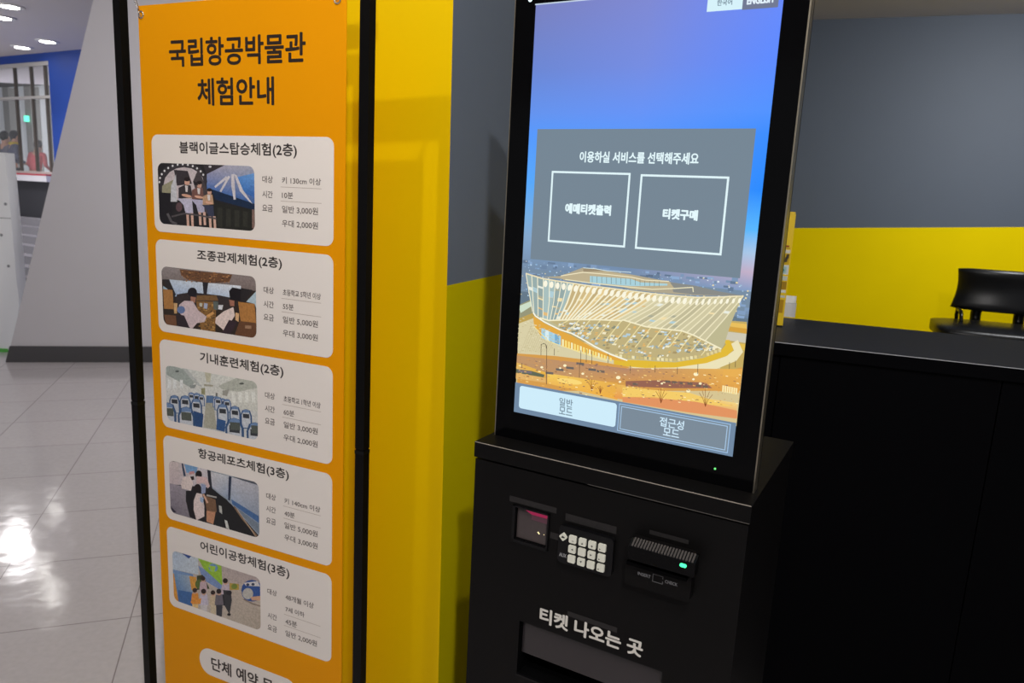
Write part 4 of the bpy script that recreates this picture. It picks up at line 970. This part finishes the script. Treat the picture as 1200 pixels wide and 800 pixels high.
# white leaflet holder at the counter's back edge
h = uD * -.6 + nD * 2.495; q0 = Vector((1.1168, 2.9679))
holder = empty('leaflet_holder', (.9055, 2.445, 1.1705), TD, 'small white leaflet holder at the back edge of the counter', 'leaflet holder')
M_white_plastic = mat('white_plastic', (214, 214, 212), .4)
bm = bmesh.new(); prism(bm, [(-.05, 0), (.05, 0), (.05, .055), (-.05, .055)], -.004, .016, 'y'); from_bm('holder_pocket', bm, M_white_plastic, holder, bevel=.002)
bm = bmesh.new(); v = []
for x in (-.046, .046):
    for y, z in ((.000, .0555), (.010, .0555), (.016, .082), (.012, .082)): v.append(bm.verts.new((x, y, z)))
for f in ((0, 1, 2, 3), (4, 7, 6, 5), (0, 4, 5, 1), (1, 5, 6, 2), (2, 6, 7, 3), (3, 7, 4, 0)): bm.faces.new([v[i] for i in f])
from_bm('leaflets', bm, mat('white_paper', (226, 226, 222), .7), holder)

holder.scale = (.62, .8, .85)
# drafting chair behind the counter
chair = empty('office_chair', (3.33, 5.0, 0), R(158), 'black leather office chair behind the counter', 'chair')
def grid_shell(fn, nu, nv, th):
    bm = bmesh.new(); g = [[[bm.verts.new(fn(i / nu, j / nv, k)) for j in range(nv + 1)] for i in range(nu + 1)] for k in (0, 1)]
    for i in range(nu):
        for j in range(nv):
            bm.faces.new((g[0][i][j], g[0][i + 1][j], g[0][i + 1][j + 1], g[0][i][j + 1])); bm.faces.new((g[1][i][j], g[1][i][j + 1], g[1][i + 1][j + 1], g[1][i + 1][j]))
    for i in range(nu):
        for j in (0, nv): bm.faces.new((g[0][i][j], g[0][i + 1][j], g[1][i + 1][j], g[1][i][j]))
    for j in range(nv):
        for i in (0, nu): bm.faces.new((g[0][i][j], g[0][i][j + 1], g[1][i][j + 1], g[1][i][j]))
    return bm
def back(s, t, k):
    w = .285 - .022 * math.sin(math.pi * min(1, max(0, (t)))) + .012 * (1 - t)
    a = 2 * s - 1; x = a * w; y = -.10 - .055 * a * a - .03 * math.sin(math.pi * t)
    z = .925 + .272 * t - .022 * (1 - t) * a * a * 0 + .012 * (1 - a ** 6) * (t - .5) * 2 * .8
    puff = .022 * (1 - a ** 8) * (1 - (2 * t - 1) ** 6) + .014
    return (x, y + (puff if k else -puff), z)
o = from_bm('backrest', grid_shell(back, 20, 10, 0), M_leather, chair, smooth=True)
def seat_(s, t, k):
    a, b = 2 * s - 1, 2 * t - 1; r = (1 - .12 * abs(a) ** 4 * abs(b) ** 2)
    x = .07 + a * .36 * (1 - .10 * b ** 4); y = .11 + b * .28 * (1 - .12 * a ** 4)
    top = .835 + .018 * (1 - a ** 6) * (1 - b ** 6) - .02 * max(0, b) ** 3
    return (x, y, top if k else .765 + .01 * (a * a + b * b))
seat = from_bm('seat', grid_shell(seat_, 16, 16, 0), M_leather, chair, smooth=True)
for s in (-1, 1):
    bm = bmesh.new(); tube(bm, [(s * .13, -.02, .775), (s * .13, -.16, .80), (s * .13, -.185, .88), (s * .13, -.16, .96), (s * .13, -.15, 1.02)], .034, 10); from_bm('back_bracket', bm, M_dark, chair, smooth=True)
    bm = bmesh.new(); tube(bm, [(s * .20, -.10, .80), (s * .255, -.10, .83), (s * .26, -.10, .88), (s * .265, -.06, .922), (s * .265, .06, .92), (s * .265, .11, .90), (s * .262, .12, .855), (s * .24, .11, .80)], .013, 8); from_bm('armrest', bm, M_dark, chair, smooth=True)
bm = bmesh.new(); lathe(bm, [(.03, .18), (.03, .45), (.02, .455), (.02, .74), (.09, .75), (.10, .766)], n=20); from_bm('gas_column', bm, M_dark, chair)
bm = bmesh.new(); torus(bm, (0, 0, .36), (0, 0, 1), .21, .01, 32, 8)
for k in range(3): a = R(120 * k); tube(bm, [(0.03 * math.cos(a), .03 * math.sin(a), .36), (.21 * math.cos(a), .21 * math.sin(a), .36)], .008, 8)
from_bm('foot_ring', bm, M_chrome, chair, smooth=True)
for k in range(5):
    a = R(72 * k + 10); c, s = math.cos(a), math.sin(a)
    bm = bmesh.new(); tube(bm, [(0, 0, .15), (.15 * c, .15 * s, .13), (.30 * c, .30 * s, .085)], .02, 10, radii=[.034, .024, .016])
    sp_ = from_bm('base_spoke', bm, M_dark, chair, smooth=True)
    bm = bmesh.new(); 
    for d in (-.014, .014):
        p = Vector((.30 * c - s * d, .30 * s + c * d, .028)); ax = Vector((-s, c, 0)); tube(bm, [p - ax * .009, p + ax * .009], .028, 14)
    tube(bm, [(.30 * c, .30 * s, .03), (.30 * c, .30 * s, .08)], .008, 8)
    from_bm('caster', bm, M_rubber, sp_)

# ------------------------------------------------------------------ white rounded fin at the left edge
fin = empty('display_fin', (-4.75, 6.25, 0), 0, 'white curved display fin with a green foot at the left edge', 'display panel')
prof = [(-.9, .02), (.393, .02), (.44, .13), (.472, .26), (.502, .40), (.506, .48), (.500, .60), (.492, 1.16), (.480, 1.69), (-.9, 1.69)]
bm = bmesh.new(); prism(bm, prof, 0, .12); from_bm('fin_body', bm, M_white_gloss, fin, bevel=.012, seg=3)
M_green = mat('green_acrylic', (96, 190, 84), .35)
bm = bmesh.new(); prism(bm, rrect(-.9, .40, -.015, .135, .06, 6), 0, .03, 'z'); g = from_bm('fin_foot', bm, M_green, fin, bevel=.004)
M_rivet = mat('grey_rivet', (150, 152, 156), .4)
for x, z in ((.455, 1.27), (.40, 1.01), (.44, .75)):
    bm = bmesh.new(); prism(bm, [(x + .012 * math.cos(k * .5236), z + .012 * math.sin(k * .5236)) for k in range(12)], -.003, .001); from_bm('rivet', bm, M_rivet, fin)
boxo('panel_seam', (-.88, .489, -.0012, .001, 1.150, 1.156), M_rivet, fin)

# ------------------------------------------------------------------ ceiling downlights of the hall
M_lamp = mat('lit_downlight', (255, 250, 244), .5, emit=(255, 252, 246), estr=26.0)
M_ringw = mat('white_lamp_ring', (226, 224, 222), .5)
first = None
LB = [(-13.52, 20.09, 'leftmost of the four small ceiling lights seen through the far window'), (-13.05, 19.94, 'small ceiling light seen through the far window, second from the left'), (-12.80, 20.0, 'small ceiling light seen through the far window, third from the left'), (-12.33, 19.85, 'rightmost of the four small ceiling lights seen through the far window')]
places = [(-5.03, 7.59, 'ceiling downlight nearest the camera, top of the far-left ceiling'), (-5.47, 8.12, 'second ceiling downlight, at the left edge of the frame'), (-5.77, 9.35, 'ceiling downlight right of its neighbour, close above the blue wall'), (-6.41, 9.85, 'ceiling downlight above the window top, close to the blue wall')]
for i, (x, y, lab) in enumerate(places):
    if first is None:
        t = empty('ceiling_downlight', (x, y, CEIL), 0)
        bm = bmesh.new(); lathe(bm, [(.085, -.012), (.125, -.010), (.13, 0)], n=28); a_ = from_bm('lamp_ring', bm, M_ringw, t)
        bm = bmesh.new(); lathe(bm, [(.05, -.0175), (.082, -.0125)], n=28); b_ = from_bm('lamp_lens', bm, M_lamp, t)
        first = t
    else:
        t = first.copy(); COL.objects.link(t); t.location = (x, y, CEIL)
        for ch in (a_, b_):
            c = ch.copy(); COL.objects.link(c); c.parent = t
    tag(t, lab, 'ceiling light', 'downlights of the far hall ceiling')

for x, y, lab in LB:
    t = first.copy(); COL.objects.link(t); t.location = (x, y, 4.0)
    for ch in (a_, b_):
        c = ch.copy(); COL.objects.link(c); c.parent = t
    tag(t, lab, 'ceiling light', 'downlights seen through the far window')

# ------------------------------------------------------------------ people beyond the far window
M_skin = mat('skin', (206, 160, 136), .6); M_hair = mat('black_hair', (26, 22, 24), .6)
def skin_mesh(verts, edges, radii, sub=1):
    me = bpy.data.meshes.new('tmp'); me.from_pydata(verts, edges, [])
    o = bpy.data.objects.new('tmp', me); COL.objects.link(o)
    sk = o.modifiers.new('s', 'SKIN'); sk.use_smooth_shade = True
    for v, r in zip(me.skin_vertices[0].data, radii): v.radius = r if isinstance(r, tuple) else (r, r)
    me.skin_vertices[0].data[0].use_root = True
    ss = o.modifiers.new('u', 'SUBSURF'); ss.levels = sub; ss.render_levels = sub
    dg = bpy.context.evaluated_depsgraph_get(); out = bpy.data.meshes.new_from_object(o.evaluated_get(dg))
    bpy.data.objects.remove(o); bpy.data.meshes.remove(me)
    for p in out.polygons: p.use_smooth = True
    return out
def person(loc, rz, h, label, top, legs, lean_=0.0, scarf=None):
    root = empty('person', loc, rz, label, 'person'); k = h / 1.7
    V, E, Rr = [], [], []
    def n(p, r, par=None):
        y = p[1] + lean_ * max(0, p[2] - .85)
        V.append((p[0] * k, y * k, p[2] * k)); Rr.append(tuple(q * k for q in r) if isinstance(r, tuple) else r * k)
        if par is not None: E.append((par, len(V) - 1))
        return len(V) - 1
    pel = n((0, 0, .90), (.15, .105)); wa = n((0, -.01, 1.06), (.125, .09), pel); ch = n((0, 0, 1.27), (.15, .10), wa)
    nk = n((0, .01, 1.43), .052, ch); hd = n((0, .02, 1.53), (.070, .078), nk); cr = n((0, .01, 1.63), (.066, .075), hd); n((0, .105, 1.545), .013, hd)
    for s in (-1, 1): n((s * .08, .0, 1.55), .012, hd)
    for s in (-1, 1):
        sh = n((s * .18, 0, 1.38), .052, ch); el = n((s * .235, .02, 1.11), .040, sh); wr = n((s * .20, .20, 1.02), .028, el); pm = n((s * .185, .27, 1.02), (.036, .018), wr)
        for q, ln in zip((-.028, -.010, .009, .027), (.062, .072, .068, .052)):
            a_1 = n((s * .185 + q, .27 + ln * .6, 1.015), .009, pm); n((s * .185 + q, .27 + ln, .995), .008, a_1)
        n((s * .185 - s * .05, .285, 1.01), .010, pm)
        hp = n((s * .09, 0, .84), .092, pel); kn = n((s * .10, .02, .47), .058, hp); an = n((s * .10, -.01, .08), .038, kn); n((s * .11, .13, .035), (.04, .03), an)
    link_mesh('body', skin_mesh(V, E, Rr), M_skin, root)
    ft = [(i, e) for i, e in enumerate(E)]
    def sub(name, ids, extra, m):
        idx = {q: i for i, q in enumerate(ids)}
        vv = [V[q] for q in ids]; ee = [(idx[a], idx[b]) for a, b in E if a in idx and b in idx]; rr = [tuple(x * extra for x in Rr[q]) if isinstance(Rr[q], tuple) else Rr[q] * extra for q in ids]
        return link_mesh(name, skin_mesh(vv, ee, rr), m, root)
    arms = [9, 10, 11, 25 - 1 + 0, 25, 26]
    # indices: 0 pelvis 1 waist 2 chest 3 neck 4 head 5 crown 6 nose 7,8 ears, then per side: shoulder, elbow, wrist, palm, 8 finger joints, thumb, hip, knee, ankle, toe
    s0, s1 = 9, 9 + 17
    sub('jacket', [0, 1, 2, s0, s0 + 1, s0 + 2, s1, s1 + 1, s1 + 2], 1.16, top)
    sub('trousers', [0, s0 + 13, s0 + 14, s0 + 15, s1 + 13, s1 + 14, s1 + 15], 1.13, legs)
    y = lean_ * .72
    bm = bmesh.new(); bmesh.ops.create_uvsphere(bm, u_segments=20, v_segments=14, radius=1)
    for v in bm.verts:
        cut = max(0.0, v.co.y) * max(0.0, .55 - v.co.z)
        v.co = Vector((v.co.x * .094, (v.co.y * (.105 if v.co.y < 0 else .09) - .008 - cut * .07), v.co.z * .115))
        v.co = (v.co + Vector((0, y + .01, 1.585))) * k
    link = from_bm('hair', bm, M_hair, root, smooth=True)
    if scarf:
        bm = bmesh.new(); torus(bm, (0, (lean_ * .55 + .005) * k, 1.42 * k), (0, 0, 1), .078 * k, .034 * k, 20, 8); from_bm('scarf', bm, scarf, root, smooth=True)
    return root
def hall(t, dn, z=.9805): return wp(t, dn, z)
M_j1 = mat('slate_blue_jacket', (92, 96, 120), .8); M_j2 = mat('grey_jacket', (112, 112, 128), .8); M_pink = mat('coral_pink_top', (226, 104, 112), .8); M_tr = mat('dark_trousers', (58, 60, 68), .8); M_scarf = mat('yellow_scarf', (206, 182, 60), .8)
person(hall(-1.66, .55), R(-29 + 10), 1.21, 'person in a slate jacket at the left edge of the far window', M_j2, M_tr)
person(hall(-1.30, .45), R(-29 - 18), 1.21, 'person with a yellow scarf and slate-blue jacket behind the far window', M_j1, M_tr, .1, M_scarf)
person(hall(-.80, .50), R(-29 + 20), 1.08, 'person in a coral pink top behind the far window', M_pink, M_pink, .22)
ex = wpart('exit_sign', mat('lit_green_sign', (60, 220, 170), .4, emit=(110, 250, 214), estr=1.2), [(-11.15, -11.05, 5.85, 5.94, 3.0, 3.16)], None)
tag(ex, 'small glowing green sign on a wall panel beyond the far window', 'sign')
